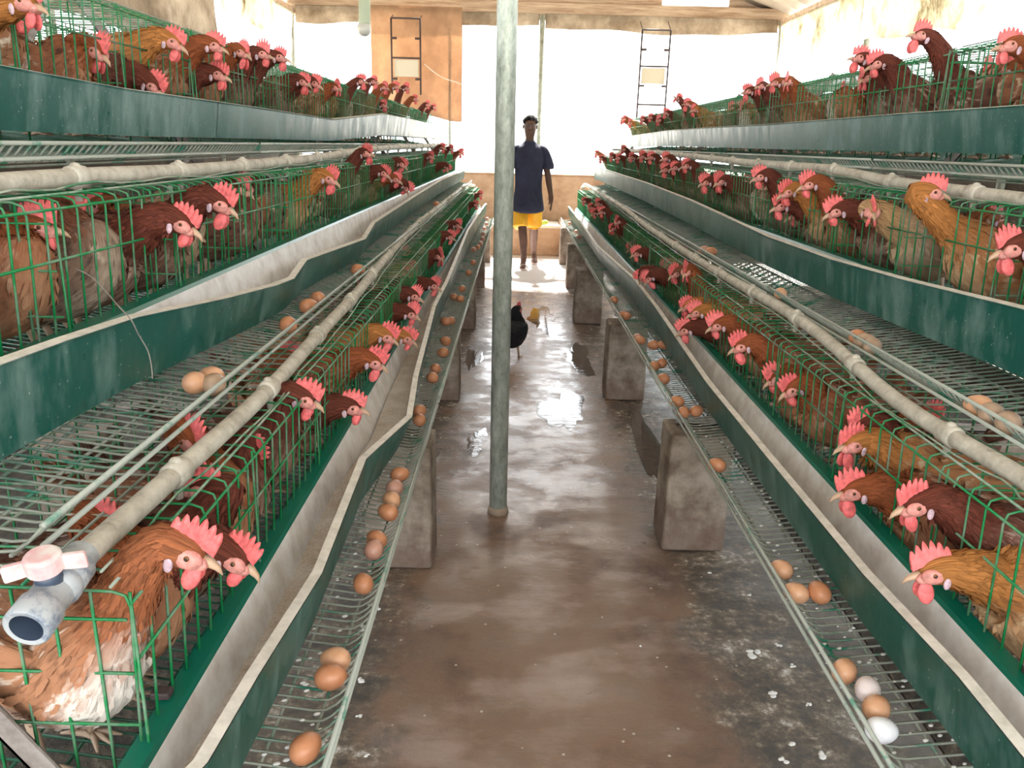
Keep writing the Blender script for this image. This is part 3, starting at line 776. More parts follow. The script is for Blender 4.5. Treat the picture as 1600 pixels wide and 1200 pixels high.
for (side, tier), L in EGGS.items():
    pts = []
    for px, py, k in L:
        z = .503 + .0222 + .004 + DV * tier
        for _ in range(3):
            p = hit(px, py, 2, z); u = (abs(p.x) - XL if side == 0 else p.x - XR) - DU * tier
            u = max(.018, min(.5, u)); z = floorz(u) + .0245 + DV * tier
        p.x = X_(side, DU * tier + max(.031, min(u, .5)))
        pts.append([p, k])
    pts.sort(key=lambda q: q[0].y)
    for it in range(6):     # nudge eggs apart so none overlap
        for i in range(len(pts) - 1):
            for j in range(i + 1, min(i + 4, len(pts))):
                a, c = pts[i][0], pts[j][0]; d = c - a; d.z = 0
                if d.length < .0475:
                    e = (d.normalized() if d.length > 1e-4 else Vector((0, 1, 0))) * (.0475 - d.length)
                    c += e
    for i, (p, k) in enumerate(pts):
        u = (abs(p.x) - XL if side == 0 else p.x - XR) - DU * tier
        if u < .028: p.x = X_(side, DU * tier + .028); u = .028
        o = link('egg', EM[k], None, (p.x, p.y, floorz(u) + .0243 + DV * tier))
        o.rotation_euler = (erng.uniform(0, 6), erng.uniform(-.12, .12), erng.uniform(0, 3.1)); o.scale = [erng.uniform(.97, 1.06)] * 3
        tag(o, '%s egg on the %s %s tray, %s egg back from the camera' % (EN[k], SIDE[side], TIER[tier], ORD[i]), 'egg', 'eggs rolled onto the trays')

# droppings on the near lower trays and on the floor beside them
M_white = mat('white_droppings', (.66, .66, .64), .8)
dr_ = random.Random(21)
for side in (0, 1):
    b = MB()
    for k in range(170):
        u = dr_.uniform(.01, .16); y = Y0 + .05 + 3.2 * dr_.random() ** 1.6; q = dr_.uniform(.0018, .0048)
        b.ell((X_(side, u), y, floorz(u) + .0015), Vector((q * 1.3, 0, 0)), Vector((q * .5, q, 0)), Vector((0, 0, q * .55)), 7, 5)
    tag(obj('droppings', b, M_white), 'small white droppings scattered along the near end of the %s lower egg tray' % SIDE[side], 'droppings', kind='stuff')
b = MB()
for px, py, q in [(1178, 1022, .016), (1216, 1008, .008), (1238, 1040, .007), (1110, 895, .006), (1208, 1085, .010), (1238, 1165, .008), (1290, 1180, .012), (1262, 1100, .006), (1170, 930, .006), (1225, 1190, .009), (1000, 1010, .003), (565, 1063, .010), (590, 950, .009), (560, 1120, .006), (575, 1180, .005)]:
    p = hit(px, py, 2, 0)
    for j in range(4): b.ell((p.x + dr_.uniform(-1, 1) * q, p.y + dr_.uniform(-1, 1) * q, .001), Vector((q * dr_.uniform(.5, 1), 0, 0)), Vector((q * .2, q * dr_.uniform(.4, .9), 0)), Vector((0, 0, .002)), 8, 5)
tag(obj('droppings', b, M_white), 'white bird droppings splashed on the aisle floor beside the near trays', 'droppings', kind='stuff')

# ------------------------------------------------------------------ hens
def frames(P, up0):
    T = []
    for i in range(len(P)):
        T.append((P[min(i + 1, len(P) - 1)] - P[max(i - 1, 0)]).normalized())
    Fr = []; up = up0
    for i, tt in enumerate(T):
        if i: up = (T[i - 1].rotation_difference(tt)) @ up
        s = tt.cross(up).normalized(); up = s.cross(tt).normalized(); Fr.append((tt, s, up))
    return Fr
def cat1(vals, n):
    out = []; P = [vals[0]] + list(vals) + [vals[-1]]
    for i in range(1, len(P) - 2):
        for k in range(n):
            t_ = k / n; a, b_, c, d = P[i - 1], P[i], P[i + 1], P[i + 2]
            out.append(.5 * ((2 * b_) + (c - a) * t_ + (2 * a - 5 * b_ + 4 * c - d) * t_ * t_ + (3 * b_ - a - 3 * c + d) * t_ ** 3))
    out.append(vals[-1]); return out
def loft(path, rw, rh, n=14, sub=4, up0=Vector((0, 0, 1)), vv=None):
    P = cat1([Vector(p) for p in path], sub); W = cat1(rw, sub); Hh = cat1(rh, sub); Fr = frames(P, up0)
    b = MB(); vs = []; fs = []; uv = []
    V = cat1(vv, sub) if vv else [i / (len(P) - 1) for i in range(len(P))]
    for i, p in enumerate(P):
        tt, s, up = Fr[i]
        for k in range(n):
            a = 2 * math.pi * k / n - math.pi / 2
            vs.append(p + s * math.cos(a) * max(W[i], .0005) + up * math.sin(a) * max(Hh[i], .0005)); uv.append((k / n, V[i]))
    for i in range(len(P) - 1):
        for k in range(n): fs.append((i * n + k, i * n + (k + 1) % n, (i + 1) * n + (k + 1) % n, (i + 1) * n + k))
    b.add(vs, fs); b.add([], [])
    me_uv = []
    for f in fs:
        for q, j in enumerate(f):
            u_, v_ = uv[j]
            if (f[0] % n) == n - 1 and q in (1, 2): u_ = 1.
            me_uv.append((u_, v_))
    b.f.append(tuple(range(n))[::-1]); b.m.append(0); me_uv += [(0, uv[0][1])] * n
    b.f.append(tuple(range((len(P) - 1) * n, len(P) * n))); b.m.append(0); me_uv += [(0, uv[-1][1])] * n
    return b, me_uv
def uvmesh(b, me_uv, name, mats):
    me = b.mesh(name, mats); l = me.uv_layers.new(name='UVMap')
    flat = [c for uv in me_uv for c in uv]; l.data.foreach_set('uv', flat); return me

def FV(x):
    V_ = [0, .1, .24, .38, .52, .64, .76, .86, .92, .97, 1.]; q = x * 10; i = min(9, int(q)); return V_[i] + (V_[i + 1] - V_[i]) * (q - i)
def hen(name, origin, fwd, head, hdir, plum, detail=2, seed=0, inside=False, crouch=0., legs=True, tail=True, feathers=0):
    """origin = point between the feet; fwd = body heading; head = centre of the head; hdir = beak direction (world)."""
    rnd = random.Random(seed); O = Vector(origin); f = Vector(fwd); f.z = 0; f.normalize(); Z = Vector((0, 0, 1))
    H = Vector(head) - O; hd = Vector(hdir).normalized()
    bh = .185 - crouch
    sc = rnd.uniform(.94, 1.05)
    tailp = -f * .185 * sc + Z * (bh + .045); rump = -f * .12 * sc + Z * (bh + .01); belly = -f * .03 + Z * (bh - .012)
    breast = f * .062 * sc + Z * (bh + .0)
    nb = f * .105 * sc + Z * (bh + .045)
    back = H - hd * .034 - Z * .006                                   # nape
    d = back - nb; ln = d.length
    up_h = Z - hd * Z.dot(hd); up_h.normalize()
    m1 = nb + d * .33 + f * .004; m2 = nb + d * .68 + Z * .004 - hd * .004
    path = [tailp, rump, belly, breast, nb, m1, m2, back, H - hd * .012, H + hd * .012, H + hd * .026]
    rw = [.012, .062, .086, .086, .066, .048, .039, .0310, .0250, .0195, .009]
    rh = [.022, .070, .092, .090, .070, .050, .041, .0320, .0275, .0215, .010]
    kn_ = min(1., (.15 / max(.05, ln)) ** .5)
    for q_ in (5, 6, 7): rw[q_] *= kn_; rh[q_] *= kn_
    if not tail: rw[0] = .03; rh[0] = .035
    vv = [0, .1, .24, .38, .52, .64, .76, .86, .92, .97, 1.]
    b, uvs = loft(path, rw, rh, 16, 4, Z, vv)
    # ruffle
    for i, v in enumerate(b.v):
        k = 1.0; t_ = i / len(b.v)
        if t_ < .62:
            nn = math.sin(v[0] * 140 + seed) * math.sin(v[1] * 120 + seed * 2) * math.sin(v[2] * 110)
            b.v[i] = tuple(Vector(v) + Vector((v[0] - O.x * 0, v[1], v[2] - bh)) .normalized() * .0035 * nn)
    if feathers:
        nl = 4 * 7; nr = 16
        for q in range(feathers):
            i = rnd.randint(2, 30); k = rnd.randrange(nr)
            base_ = Vector(b.v[i * nr + k]); nxt = Vector(b.v[(i - 2) * nr + k]); ctr = sum((Vector(b.v[i * nr + m_]) for m_ in range(0, nr, 4)), Vector()) / 4
            nrm = (base_ - ctr).normalized(); dr = (nxt - base_)
            if dr.length < 1e-4: continue
            dr = (dr.normalized() + Vector((rnd.uniform(-.25, .25), rnd.uniform(-.25, .25), rnd.uniform(-.2, .12)))).normalized(); sd_ = dr.cross(nrm).normalized()
            fl = rnd.uniform(.018, .032) * (.62 if i > 18 else 1); fw = fl * rnd.uniform(.15, .24)
            p0_ = base_ - nrm * .001 + sd_ * rnd.uniform(-.008, .008); p1_ = p0_ + dr * fl * .55 + nrm * fl * .15; p2_ = p0_ + dr * fl + nrm * fl * rnd.uniform(.02, .18)
            b.add([p0_ - sd_ * fw * .6, p0_ + sd_ * fw * .6, p1_ + sd_ * fw + nrm * 0, p2_, p1_ - sd_ * fw], [(0, 1, 2, 3, 4)])
            uu = max(.0, min(1., k / nr + rnd.uniform(-.05, .05))); vv_ = i / 40. * 1.0 + rnd.uniform(-.05, .05); vv_ = max(0, min(.98, FV(i / 40.) + rnd.uniform(-.04, .04)))
            uvs += [(uu, vv_), (uu, vv_), (uu + .004, vv_), (uu, vv_ + .004), (uu - .004, vv_)]
    root = thing(name, None, None, O)
    plm = PL[plum][0]
    link('body', uvmesh(b, uvs, 'hen_body', plm), root)
    s = hd.cross(up_h).normalized()                        # right-hand side of the head
    HS = 1.13; hd = hd * HS; s = s * HS; up_h = up_h * HS
    # ---- comb: serrated blade
    cb = MB(); base = H + up_h * .018; lenc = .052 * rnd.uniform(.85, 1.15); hc = .034 * rnd.uniform(.75, 1.15); flop = rnd.uniform(-.5, .5)
    prof = []
    nsp = 6; N = 24
    for i in range(N + 1):
        t_ = i / N; env = math.sin(math.pi * (.12 + .80 * t_)) ** .7
        teeth = .55 + .45 * abs(math.sin(math.pi * nsp * t_))
        prof.append((-.5 + t_, env * teeth * hc))
    vs = []
    for x, hgt in prof:
        xx = (-x) * lenc + .004                            # front -> back
        bz = -.004 - (abs(x) * 2) ** 2 * .006
        lean = flop * hgt
        fan = -(x) * .0
        for (z, th_) in ((bz, .0045), (hgt * .55, .0030), (hgt, .0008)):
            c = base + hd * (xx + (-.35 * x * max(z, 0))) + up_h * z + s * (lean * (max(z, 0) / hc) * .6)
            vs += [c - s * th_, c + s * th_]
    fs = []
    for i in range(N):
        a = i * 6; c = a + 6
        fs += [(a, a + 2, c + 2, c), (a + 2, a + 4, c + 4, c + 2), (a + 1, c + 1, c + 3, a + 3), (a + 3, c + 3, c + 5, a + 5), (a + 4, a + 5, c + 5, c + 4)]
    fs += [(0, 1, 3, 2), (2, 3, 5, 4), (N * 6, N * 6 + 2, N * 6 + 3, N * 6 + 1), (N * 6 + 2, N * 6 + 4, N * 6 + 5, N * 6 + 3)]
    cb.add(vs, fs); obj('comb', cb, M_comb, root)
    # ---- wattles
    wl = rnd.uniform(.85, 1.2)
    for sg in (-1, 1):
        wb = MB()
        c = H + hd * .019 - up_h * .026 * wl + s * sg * .008
        wb.ell(c, hd * .0115 * wl, s * .0042, (up_h * 1.0 + s * sg * -.15) * .0165 * wl, 10, 8)
        obj('wattle', wb, M_comb, root)
    bk = MB(); bp = [H + hd * .020 - up_h * .002, H + hd * .030 - up_h * .002, H + hd * .042 - up_h * .005, H + hd * .050 - up_h * .011]
    bk.tube(bp, [.0095, .0075, .0045, .0008], 8); obj('beak', bk, M_beak, root)
    fc = MB()
    for sg in (-1, 1): fc.ell(H + hd * .006 + s * sg * .0118 - up_h * .001, hd * .0200, s * .0098, up_h * .0135, 12, 8)
    for sg in (-1, 1): fc.ell(H + hd * .019 + s * sg * .0060 - up_h * .005, hd * .0130, s * .0085, up_h * .0095, 10, 7)
    obj('face', fc, M_face, root)
    if detail >= 1:
        for sg in (-1, 1):
            lb = MB(); lb.ell(H - hd * .0085 + s * sg * .0205 - up_h * .0125, hd * .0062, s * .0026, up_h * .0100 - hd * .002, 8, 6)
            obj('earlobe', lb, M_lobe, root)
        for sg in (-1, 1):
            eb = MB(); eb.ell(H + hd * .008 + s * sg * .0205 + up_h * .004, hd * .0036, s * .0022, up_h * .0036, 10, 6)
            eb.ell(H + hd * .008 + s * sg * .0222 + up_h * .004, hd * .0021, s * .0015, up_h * .0021, 8, 6, 1)
            obj('eye', eb, [M_eye, M_pupil], root)
    if detail >= 1:
        sd = f.cross(Z).normalized()
        for sg in (-1, 1):       # folded wings
            wp = [f * .075 + Z * (bh + .03) + sd * sg * .058, f * .03 + Z * (bh + .028) + sd * sg * .083, -f * .05 + Z * (bh + .022) + sd * sg * .083, -f * .125 + Z * (bh + .03) + sd * sg * .062, -f * .19 + Z * (bh + .045) + sd * sg * .030]
            wb_, wuv = loft(wp, [.008, .017, .018, .013, .004], [.018, .048, .052, .036, .010], 10, 3, Z, [.35, .28, .2, .1, .02])
            wuv = [(.5 + (u_ - .5) * .35, v_) for u_, v_ in wuv]
            link('wing', uvmesh(wb_, wuv, 'hen_wing', plm), root)
        if tail:
            tb = MB(); tuv = []
            for k in range(7):
                a = (k - 3) * .16; base_ = -f * .165 + Z * (bh + .045); dr = (-f * math.cos(a * .6) + Z * (.75 - abs(a) * .8) + sd * a * .8).normalized()
                q_ = base_ + dr * rnd.uniform(.085, .115); wv_ = sd * .014 + Z * .002
                n_ = dr.cross(wv_).normalized() * .0012
                tb.add([base_ - wv_ * .5 + n_, base_ + wv_ * .5 + n_, base_.lerp(q_, .7) + wv_ + n_, q_ + n_, base_.lerp(q_, .7) - wv_ + n_,
                        base_ - wv_ * .5 - n_, base_ + wv_ * .5 - n_, base_.lerp(q_, .7) + wv_ - n_, q_ - n_, base_.lerp(q_, .7) - wv_ - n_],
                       [(0, 1, 2, 3, 4), (9, 8, 7, 6, 5), (0, 5, 6, 1), (1, 6, 7, 2), (2, 7, 8, 3), (3, 8, 9, 4), (4, 9, 5, 0)])
            me = tb.mesh('hen_tail', plm, False); l = me.uv_layers.new(name='UVMap')
            for i_ in range(len(l.data)): l.data[i_].uv = (.5 + .1 * math.sin(i_), .12)
            link('tail', me, root)
    if legs:
        sd = f.cross(Z).normalized()
        for sg in (-1, 1):
            lg = MB(); ft = sd * sg * .04 + f * rnd.uniform(-.02, .03) + Z * .006
            lg.tube([sd * sg * .035 + Z * (bh - .065), sd * sg * .04 - f * .01 + Z * (bh * .42), ft], [.016, .0085, .0065], 8)
            for a in (-.5, 0, .5):
                dr = (f * math.cos(a) + sd * math.sin(a)); lg.tube([ft, ft + dr * .022 + Z * .003, ft + dr * .045 - Z * .002], [.006, .005, .002], 6)
            lg.tube([ft, ft - f * .02], [.005, .002], 6)
            obj('leg', lg, M_leg, root)
    return root

# heads seen outside the cages: px, py, azimuth (0 = straight at the aisle, + = turned to the camera), pitch, plumage, reach beyond the front
HEADS = {
 (0, 2): [(38,6,10,-10,'gold',.07),(150,80,20,-30,'rust',-.02),(268,66,0,-25,'gold',.06),(240,134,20,-40,'dark',.03),(333,72,0,-15,'rust',.07),(340,117,10,-15,'dark',.06),
          (378,82,30,-20,'rust',.05),(408,85,0,-10,'dark',.06),(435,90,0,-10,'dark',.08),(473,128,20,-20,'dark',.05),(490,130,0,-25,'dark',.08),(526,138,50,-10,'rust',.06),(563,128,10,0,'dark',.07),
          (583,128,20,-5,'dark',.05),(600,137,30,-10,'rust',.06),(617,136,0,-5,'rust',.07),(634,138,20,-5,'dark',.05),(647,155,10,-10,'rust',.06),(667,164,20,-5,'dark',.06),(677,168,0,0,'dark',.07),(598,165,20,-10,'dark',.02)],
 (0, 1): [(283,349,5,-28,'dark',.07),(342,318,0,-28,'dark',.07),(104,330,-10,-20,'grey',-.12),(514,279,15,-25,'gold',.06),(572,240,30,-5,'dark',.05),(598,270,5,-30,'dark',.06),(627,256,10,-35,'dark',.04),
          (617,280,5,-25,'rust',.07),(634,293,0,-65,'dark',.09),(672,245,30,-10,'dark',.05),(690,231,20,-10,'dark',.05),(704,233,20,-5,'dark',.06),(717,240,0,-5,'dark',.07),(726,237,0,5,'dark',.07),(698,262,0,-70,'dark',.10),
          (372,296,0,-20,'dark',-.08)],
 (0, 0): [(290,860,0,-25,'white',.05),(366,868,10,-35,'dark',.05),(322,765,170,0,'dark',-.06),(392,697,30,-70,'dark',-.05),(298,684,40,-30,'rust',-.12),(474,622,0,-25,'dark',.0),(548,636,0,-14,'dark',.05),
          (583,565,0,-28,'rust',.06),(603,525,5,-28,'gold',.05),(634,528,0,-28,'gold',.07),(646,462,5,-25,'dark',.05),(640,490,0,-25,'dark',.06),(676,446,0,-25,'dark',.07),(687,400,60,-20,'dark',.06),
          (702,370,0,-25,'dark',.05),(714,352,20,-20,'dark',.06),(742,320,10,-10,'dark',.06),(749,305,0,-5,'dark',.06),(163,822,20,-20,'rust',-.14)],
 (1, 2): [(968,190,0,5,'rust',.08),(977,186,0,0,'rust',.06),(986,192,30,-10,'gold',.05),(1005,187,20,-5,'dark',.05),(1018,184,10,-5,'dark',.05),(1030,188,40,-10,'dark',.04),(1042,177,0,0,'dark',.05),(1060,155,-10,30,'dark',.07),
          (1075,163,10,0,'rust',.05),(1085,172,30,-15,'gold',.04),(1170,143,10,-10,'dark',.06),(1188,135,40,-5,'dark',.05),(1212,130,10,-10,'rust',.05),(1230,128,60,-15,'rust',.05),(1346,92,-5,5,'dark',.09),
          (1372,100,0,-20,'dark',.06),(1352,122,40,-20,'dark',.0),(1441,57,0,8,'dark',.07),(1580,72,0,-5,'rust',.08)],
 (1, 1): [(931,240,0,0,'rust',.08),(940,248,20,-10,'dark',.06),(957,245,10,-10,'dark',.06),(968,247,0,-10,'dark',.06),(975,234,30,0,'dark',.04),(988,246,20,-10,'dark',.06),(1005,245,10,-10,'dark',.05),(1019,246,10,-10,'dark',.05),
          (1042,248,10,-10,'dark',.05),(1041,265,10,-15,'dark',.06),(1056,262,10,-15,'dark',.06),(1074,259,10,-15,'dark',.05),(1104,285,10,-20,'dark',.07),(1126,284,30,-20,'dark',.05),(1190,276,0,-20,'dark',.06),(1222,322,0,-20,'dark',.06),
          (1232,300,10,-25,'gold',.07),(1266,288,0,-20,'rust',.06),(1308,330,0,-25,'dark',.06),(1362,330,80,-15,'buff',.05),(1452,302,165,-5,'gold',.05),(1583,388,0,-20,'dark',.05)],
 (1, 0): [(914,314,10,-10,'dark',.06),(936,318,20,-15,'dark',.05),(924,324,20,-20,'dark',.06),(930,333,10,-25,'dark',.07),(942,331,0,-20,'dark',.06),(965,346,60,-20,'dark',.04),(957,357,40,-30,'dark',.06),(997,396,0,-22,'dark',.06),
          (1003,430,0,-70,'dark',.09),(1016,434,-10,-50,'dark',.08),(1056,427,30,-25,'grey',.02),(1073,424,60,-20,'rust',.02),(1075,478,20,-20,'gold',.06),(1090,488,0,-22,'gold',.05),(1073,515,-10,-30,'dark',.09),(1123,508,0,-24,'rust',.06),
          (1160,540,0,-26,'rust',.06),(1214,590,10,-30,'rust',-.02),(1240,607,0,-35,'rust',.0),(1348,668,10,-20,'dark',-.01),(1333,693,20,-10,'gold',.03),(1335,766,0,-18,'rust',.06),(1433,787,5,-20,'dark',.06),(1460,892,0,-14,'gold',.07)],
}
COLN = {k: v[1] for k, v in PL.items()}
GRP = 'hens in the battery cages'
occupied = {}
for (side, tier), L in HEADS.items():
    rec = []
    for idx, (px, py, az, pit, plum, out) in enumerate(L):
        u = UF + DU * tier - out
        p = hit(px, py, 0, X_(side, u))
        p.y = min(p.y, YE - .06)
        rec.append((p, az, pit, plum, out, idx))
    rec.sort(key=lambda r: r[0].y)
    cnt = {}
    for n_, (p, az, pit, plum, out, idx) in enumerate(rec):
        seed = side * 1000 + tier * 100 + idx; rnd = random.Random(seed)
        aisle = Vector((-sx(side), 0, 0)); camd = Vector((0, -1, 0))
        A = R(az); E_ = R(pit)
        hd = (aisle * math.cos(A) + camd * math.sin(A)) * math.cos(E_) + Vector((0, 0, math.sin(E_)))
        byaw = R(rnd.uniform(-20, 35)); fwd = aisle * math.cos(byaw) - camd * math.sin(byaw) * rnd.choice((1, -1))
        uo = UF + DU * tier + .18
        yo = p.y - fwd.y * .12 + rnd.uniform(-.02, .02); yo = max(Y0 + .12, min(YE - .12, yo))
        fz = floorz(UF + .165) + DV * tier + .003
        hh = p.z - fz
        det = 2 if p.y < 5 else (1 if p.y < 8 else 0)
        cr = max(0, min(.06, .20 - hh * .75))
        o = hen('brown_hen', (X_(side, uo), yo, fz), fwd, p, hd, plum, det, seed, crouch=cr, legs=p.y < 6, feathers=1500 if p.y < 2.2 else (800 if p.y < 3.6 else (300 if p.y < 5 else 0)))
        pose = ('inside the wires' if out <= 0 else ('pecking into the trough' if pit < -45 else 'with head out'))
        cnt[0] = cnt.get(0, 0) + 1
        tag(o, '%s hen %s, %s head back, %s %s row' % (COLN[plum], pose, ORD[n_], SIDE[side], TIER[tier]), 'hen', GRP)
        occupied.setdefault((side, tier), []).append(yo)

# hens standing inside: a few prototypes, copied with their parts
def copy_hen(root, loc, flip, rot, plum):
    r = root.copy(); COL.objects.link(r); r.location = loc; r.rotation_euler = (0, 0, rot)
    for ch in list(PROTO_KIDS[root.name]):
        c = ch.copy(); COL.objects.link(c); c.parent = r
    return r
PROTO_KIDS = {}; protos = []
specs = [('grey', (.12, 0, .285), (1, .1, -.2)), ('rust', (.11, .05, .285), (.8, .6, -.1)), ('dark', (.15, -.03, .20), (.9, -.2, -.5)), ('white', (.11, -.05, .28), (.5, -.8, -.2)), ('buff', (.15, .02, .24), (1, 0, -.4)), ('grey', (.10, .08, .285), (.1, 1, -.1))]
for i, (pl_, hp, hdv) in enumerate(specs):
    o = hen('brown_hen', (0, 0, 0), (1, 0, 0), hp, hdv, pl_, 1, 500 + i, feathers=1300)
    PROTO_KIDS[o.name] = list(o.children) if o.children else [c for c in bpy.data.objects if c.parent == o]
    protos.append((o, pl_))
used = set(); frng = random.Random(11)
for side in (0, 1):
    for tier in range(3):
        ys = occupied[(side, tier)]; y = Y0 + .14; fill = []
        while y < 8.4:
            near = min(abs(y - q) for q in ys + fill)
            if near > .15 and not (side == 0 and tier == 1 and 1.25 < y < 1.4): fill.append(y); y += .16
            else: y += .03
        for n_, y in enumerate(fill):
            k = frng.randrange(len(protos)); 
            pr, pl_ = protos[k]
            rot = (math.pi if side == 1 else 0) + R(frng.choice((frng.uniform(-35, 35), frng.uniform(60, 110), frng.uniform(-110, -60))))
            uo = UF + .205 + DU * tier + frng.uniform(-.02, .02); loc = (X_(side, uo), y, floorz(UF + .185) + DV * tier + .003)
            if k not in used: used.add(k); pr.location = loc; pr.rotation_euler = (0, 0, rot); o = pr
            else: o = copy_hen(pr, loc, 0, rot, pl_)
            tag(o, '%s hen inside the wires, %s such bird back, %s %s row' % (COLN[pl_], ORD[min(n_, 39)], SIDE[side], TIER[tier]), 'hen', GRP)

# black hen loose on the floor behind the pole
p = hit(803, 560, 2, 0)
o = hen('black_hen', (p.x - .01, p.y, 0), (.25, 1, 0), (p.x + .02, p.y + .12, .335), (.5, .8, .1), 'black', 1, 77)
tag(o, 'black hen walking loose on the wet floor beside the pole', 'hen')

# ------------------------------------------------------------------ the man
M_skin = mat('dark_skin', rough=.5); t = NT(M_skin); n = t.noise(t.coord('Object'), 12, 3, .5); t.color(t.ramp(n, [(.3, (.085, .042, .030)), (.7, (.13, .066, .047))]))
M_hair = mat('black_hair', (.012, .010, .010), .8); M_shirt = mat('navy_cotton', rough=.85); t = NT(M_shirt); n = t.noise(t.coord('Object'), 9, 5, .6)
t.color(t.ramp(n, [(.3, (.018, .022, .055)), (.7, (.032, .038, .085))])); t.bump(n, .5, .03)
M_short = mat('yellow_satin', rough=.5); t = NT(M_short); n = t.noise(t.coord('Object', (3, 3, .6)), 8, 4, .6)
t.color(t.ramp(n, [(.3, (.80, .38, .01)), (.7, (.92, .52, .02))])); t.bump(n, .6, .03)
M_sandal = mat('sandal_pale', (.55, .42, .38), .6)
mo = hit(826, 420, 2, 0); MY = mo.y + .25; MX = .155
man = thing('person', 'man in navy t-shirt and yellow shorts walking up the aisle towards the camera', 'person', (MX, MY, 0))
V = []; E_ = []; Rd = []
def jn(p, r, par=None):
    V.append(p); Rd.append(r if isinstance(r, tuple) else (r, r))
    if par is not None: E_.append((par, len(V) - 1))
    return len(V) - 1
pel = jn((0, 0, .93), (.15, .10)); sp1 = jn((0, -.01, 1.08), (.13, .09), pel); sp2 = jn((0, -.015, 1.25), (.155, .10), sp1); sp3 = jn((0, -.01, 1.375), (.125, .08), sp2)
nk = jn((0, -.01, 1.47), .058, sp3); nk2 = jn((0, -.025, 1.54), .054, nk); hd0 = jn((0, -.035, 1.60), (.076, .084), nk2); hd1 = jn((0, -.03, 1.675), (.088, .100), hd0); hd2 = jn((0, -.025, 1.735), (.072, .086), hd1)
for sg in (-1, 1):
    sh = jn((sg * .150, 0, 1.375), .048, sp3); el = jn((sg * .232, .01, 1.115), .042, sh); e2 = jn((sg * .242, -.01, 1.04), .043, el)
    wr = jn((sg * (.275 if sg > 0 else .262), -.05 * sg - .02, .865), .030, e2); pm = jn((sg * .28, -.05 * sg - .03, .80), (.026, .044), wr)
    for k, (dy, ln, dx) in enumerate(((-.028, .075, .0), (-.010, .085, .004), (.009, .08, .004), (.026, .062, .0))):
        b_ = jn((sg * .283, -.05 * sg - .03 + dy, .765), .0115, pm); c_ = jn((sg * (.280 + dx), -.05 * sg - .033 + dy, .765 - ln * .5), .0102, b_); jn((sg * (.268 + dx), -.05 * sg - .036 + dy, .765 - ln), .0085, c_)
    tb = jn((sg * .262, -.05 * sg - .065, .80), .011, pm); jn((sg * .250, -.05 * sg - .078, .765), .009, tb)
    fy = -.22 if sg < 0 else .30; fx = -.035 if sg < 0 else .10
    hip = jn((sg * .085, 0, .87), .092, pel); kn = jn((sg * .08 + (fx - sg * .08) * .4, fy * .45 - .05, .49), .058, hip); cf = jn((sg * .06 + (fx - sg * .06) * .7, fy * .72, .33), .056, kn)
    an = jn((fx, fy + .03, .10 if sg < 0 else .12), .034, cf); he = jn((fx, fy + .045, .05 if sg < 0 else .075), .034, an); ball = jn((fx + sg * .01, fy - .09, .035), (.042, .022), an); jn((fx + sg * .015, fy - .155, .03), (.036, .015), ball)
me = bpy.data.meshes.new('body'); me.from_pydata(V, E_, []); me.update()
bo = link('body', me, man); me.materials.append(M_skin)
sk = bo.modifiers.new('skin', 'SKIN'); sk.use_smooth_shade = True
me.skin_vertices.new() if not me.skin_vertices else None
for i, sv in enumerate(me.skin_vertices[0].data): sv.radius = Rd[i]; sv.use_root = (i == 0)
ss = bo.modifiers.new('sub', 'SUBSURF'); ss.levels = 2; ss.render_levels = 2
# face: nose, ears, eyes, lips as small soft forms
b = MB(); b.ell((0, -.130, 1.645), Vector((.016, 0, 0)), Vector((0, .020, 0)), Vector((0, .008, .028)), 10, 8); b.ell((0, -.108, 1.690), Vector((.052, 0, 0)), Vector((0, .014, 0)), Vector((0, 0, .010)), 12, 8)
for sg in (-1, 1): b.ell((sg * .082, -.02, 1.65), Vector((.008, 0, 0)), Vector((0, .018, 0)), Vector((0, 0, .030)), 10, 8)
b.ell((0, -.108, 1.598), Vector((.027, 0, 0)), Vector((0, .012, 0)), Vector((0, 0, .010)), 10, 8)
obj('face_features', b, M_skin, man)
b = MB()
for sg in (-1, 1): b.ell((sg * .031, -.109, 1.672), Vector((.010, 0, 0)), Vector((0, .006, 0)), Vector((0, 0, .004)), 10, 8)
obj('eyes', b, mat('eye_white', (.16, .12, .10), .4), man)
b = MB(); hr = random.Random(5)
for i in range(170):
    a = hr.uniform(0, 2 * math.pi); e = hr.uniform(.12, 1.57)
    d_ = Vector((math.cos(a) * math.cos(e) * .083, math.sin(a) * math.cos(e) * .098, math.sin(e) * .088))
    if d_.y < -.06 and d_.z < .055: continue
    r = hr.uniform(.012, .019); b.ell(Vector((0, -.022, 1.685)) + d_, Vector((r, 0, 0)), Vector((0, r, 0)), Vector((0, 0, r * 1.1)), 7, 5)
obj('hair', b, M_hair, man)
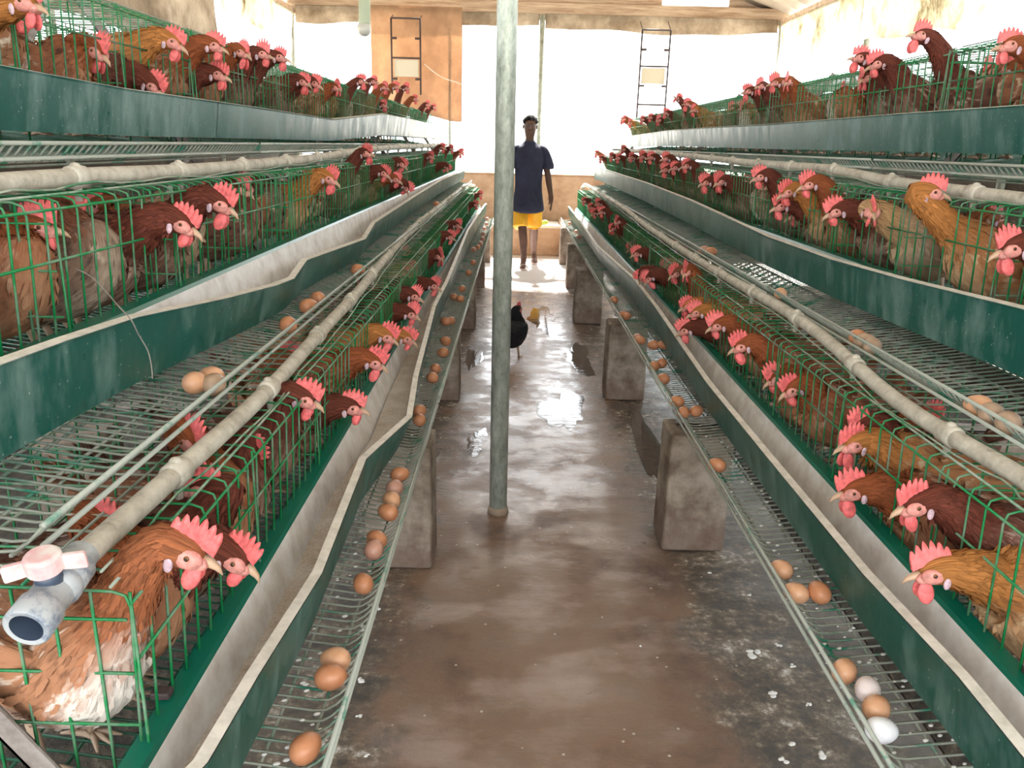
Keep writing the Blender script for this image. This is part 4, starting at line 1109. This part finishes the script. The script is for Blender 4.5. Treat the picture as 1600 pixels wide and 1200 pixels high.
# t-shirt
b, _ = loft([(0, -.01, 1.495), (0, -.008, 1.455), (0, -.006, 1.40), (0, -.012, 1.30), (0, -.012, 1.15), (0, -.01, .98), (0, -.020, .84), (0, -.035, .715), (.0, -.035, .69)],
            [.062, .10, .172, .188, .170, .164, .180, .198, .196], [.066, .080, .110, .125, .125, .13, .155, .185, .182], 28, 4, Vector((0, -1, 0)))
for sg in (-1, 1):
    s_, _ = loft([(sg * .11, 0, 1.405), (sg * .165, 0, 1.378), (sg * .208, .0, 1.30), (sg * .238, .0, 1.20), (sg * .240, .0, 1.19)], [.05, .060, .062, .068, .055], [.06, .068, .070, .074, .06], 16, 4, Vector((0, -1, 0)))
    b.add(s_.v, s_.f)
o = obj('t_shirt', b, M_shirt, man)
# shorts
b = MB(); w_, _ = loft([(0, 0, 1.0), (0, 0, .93), (0, 0, .84), (0, 0, .80)], [.155, .168, .175, .12], [.11, .122, .12, .08], 24, 4, Vector((0, -1, 0))); b.add(w_.v, w_.f)
for sg in (-1, 1):
    fy = -.22 if sg < 0 else .30
    s_, _ = loft([(sg * .085, 0, .88), (sg * .09, fy * .10 - .01, .76), (sg * .088, fy * .25 - .02, .62), (sg * .087, fy * .40 - .03, .50), (sg * .087, fy * .40 - .03, .495)], [.09, .098, .096, .094, .07], [.11, .115, .108, .104, .07], 20, 4, Vector((0, -1, 0)))
    b.add(s_.v, s_.f)
obj('shorts', b, M_short, man)
for sg in (-1, 1):
    fy = -.22 if sg < 0 else .30; fx = -.035 if sg < 0 else .10
    b = MB(); vs = []; N = 20
    for z in (.0, .018):
        for k in range(N): a = 2 * math.pi * k / N; vs.append((fx + sg * .008 + math.cos(a) * (.042 + .01 * math.sin(-a)), fy - .055 + math.sin(a) * .135, z))
    b.add(vs, [tuple(range(N))[::-1], tuple(range(N, 2 * N))] + [(k, (k + 1) % N, N + (k + 1) % N, N + k) for k in range(N)])
    b.tube([(fx - .045, fy - .07, .012), (fx - .02, fy - .085, .055), (fx + .02, fy - .085, .055), (fx + .055, fy - .07, .012)], .010, 8)
    obj('sandal', b, M_sandal, man)
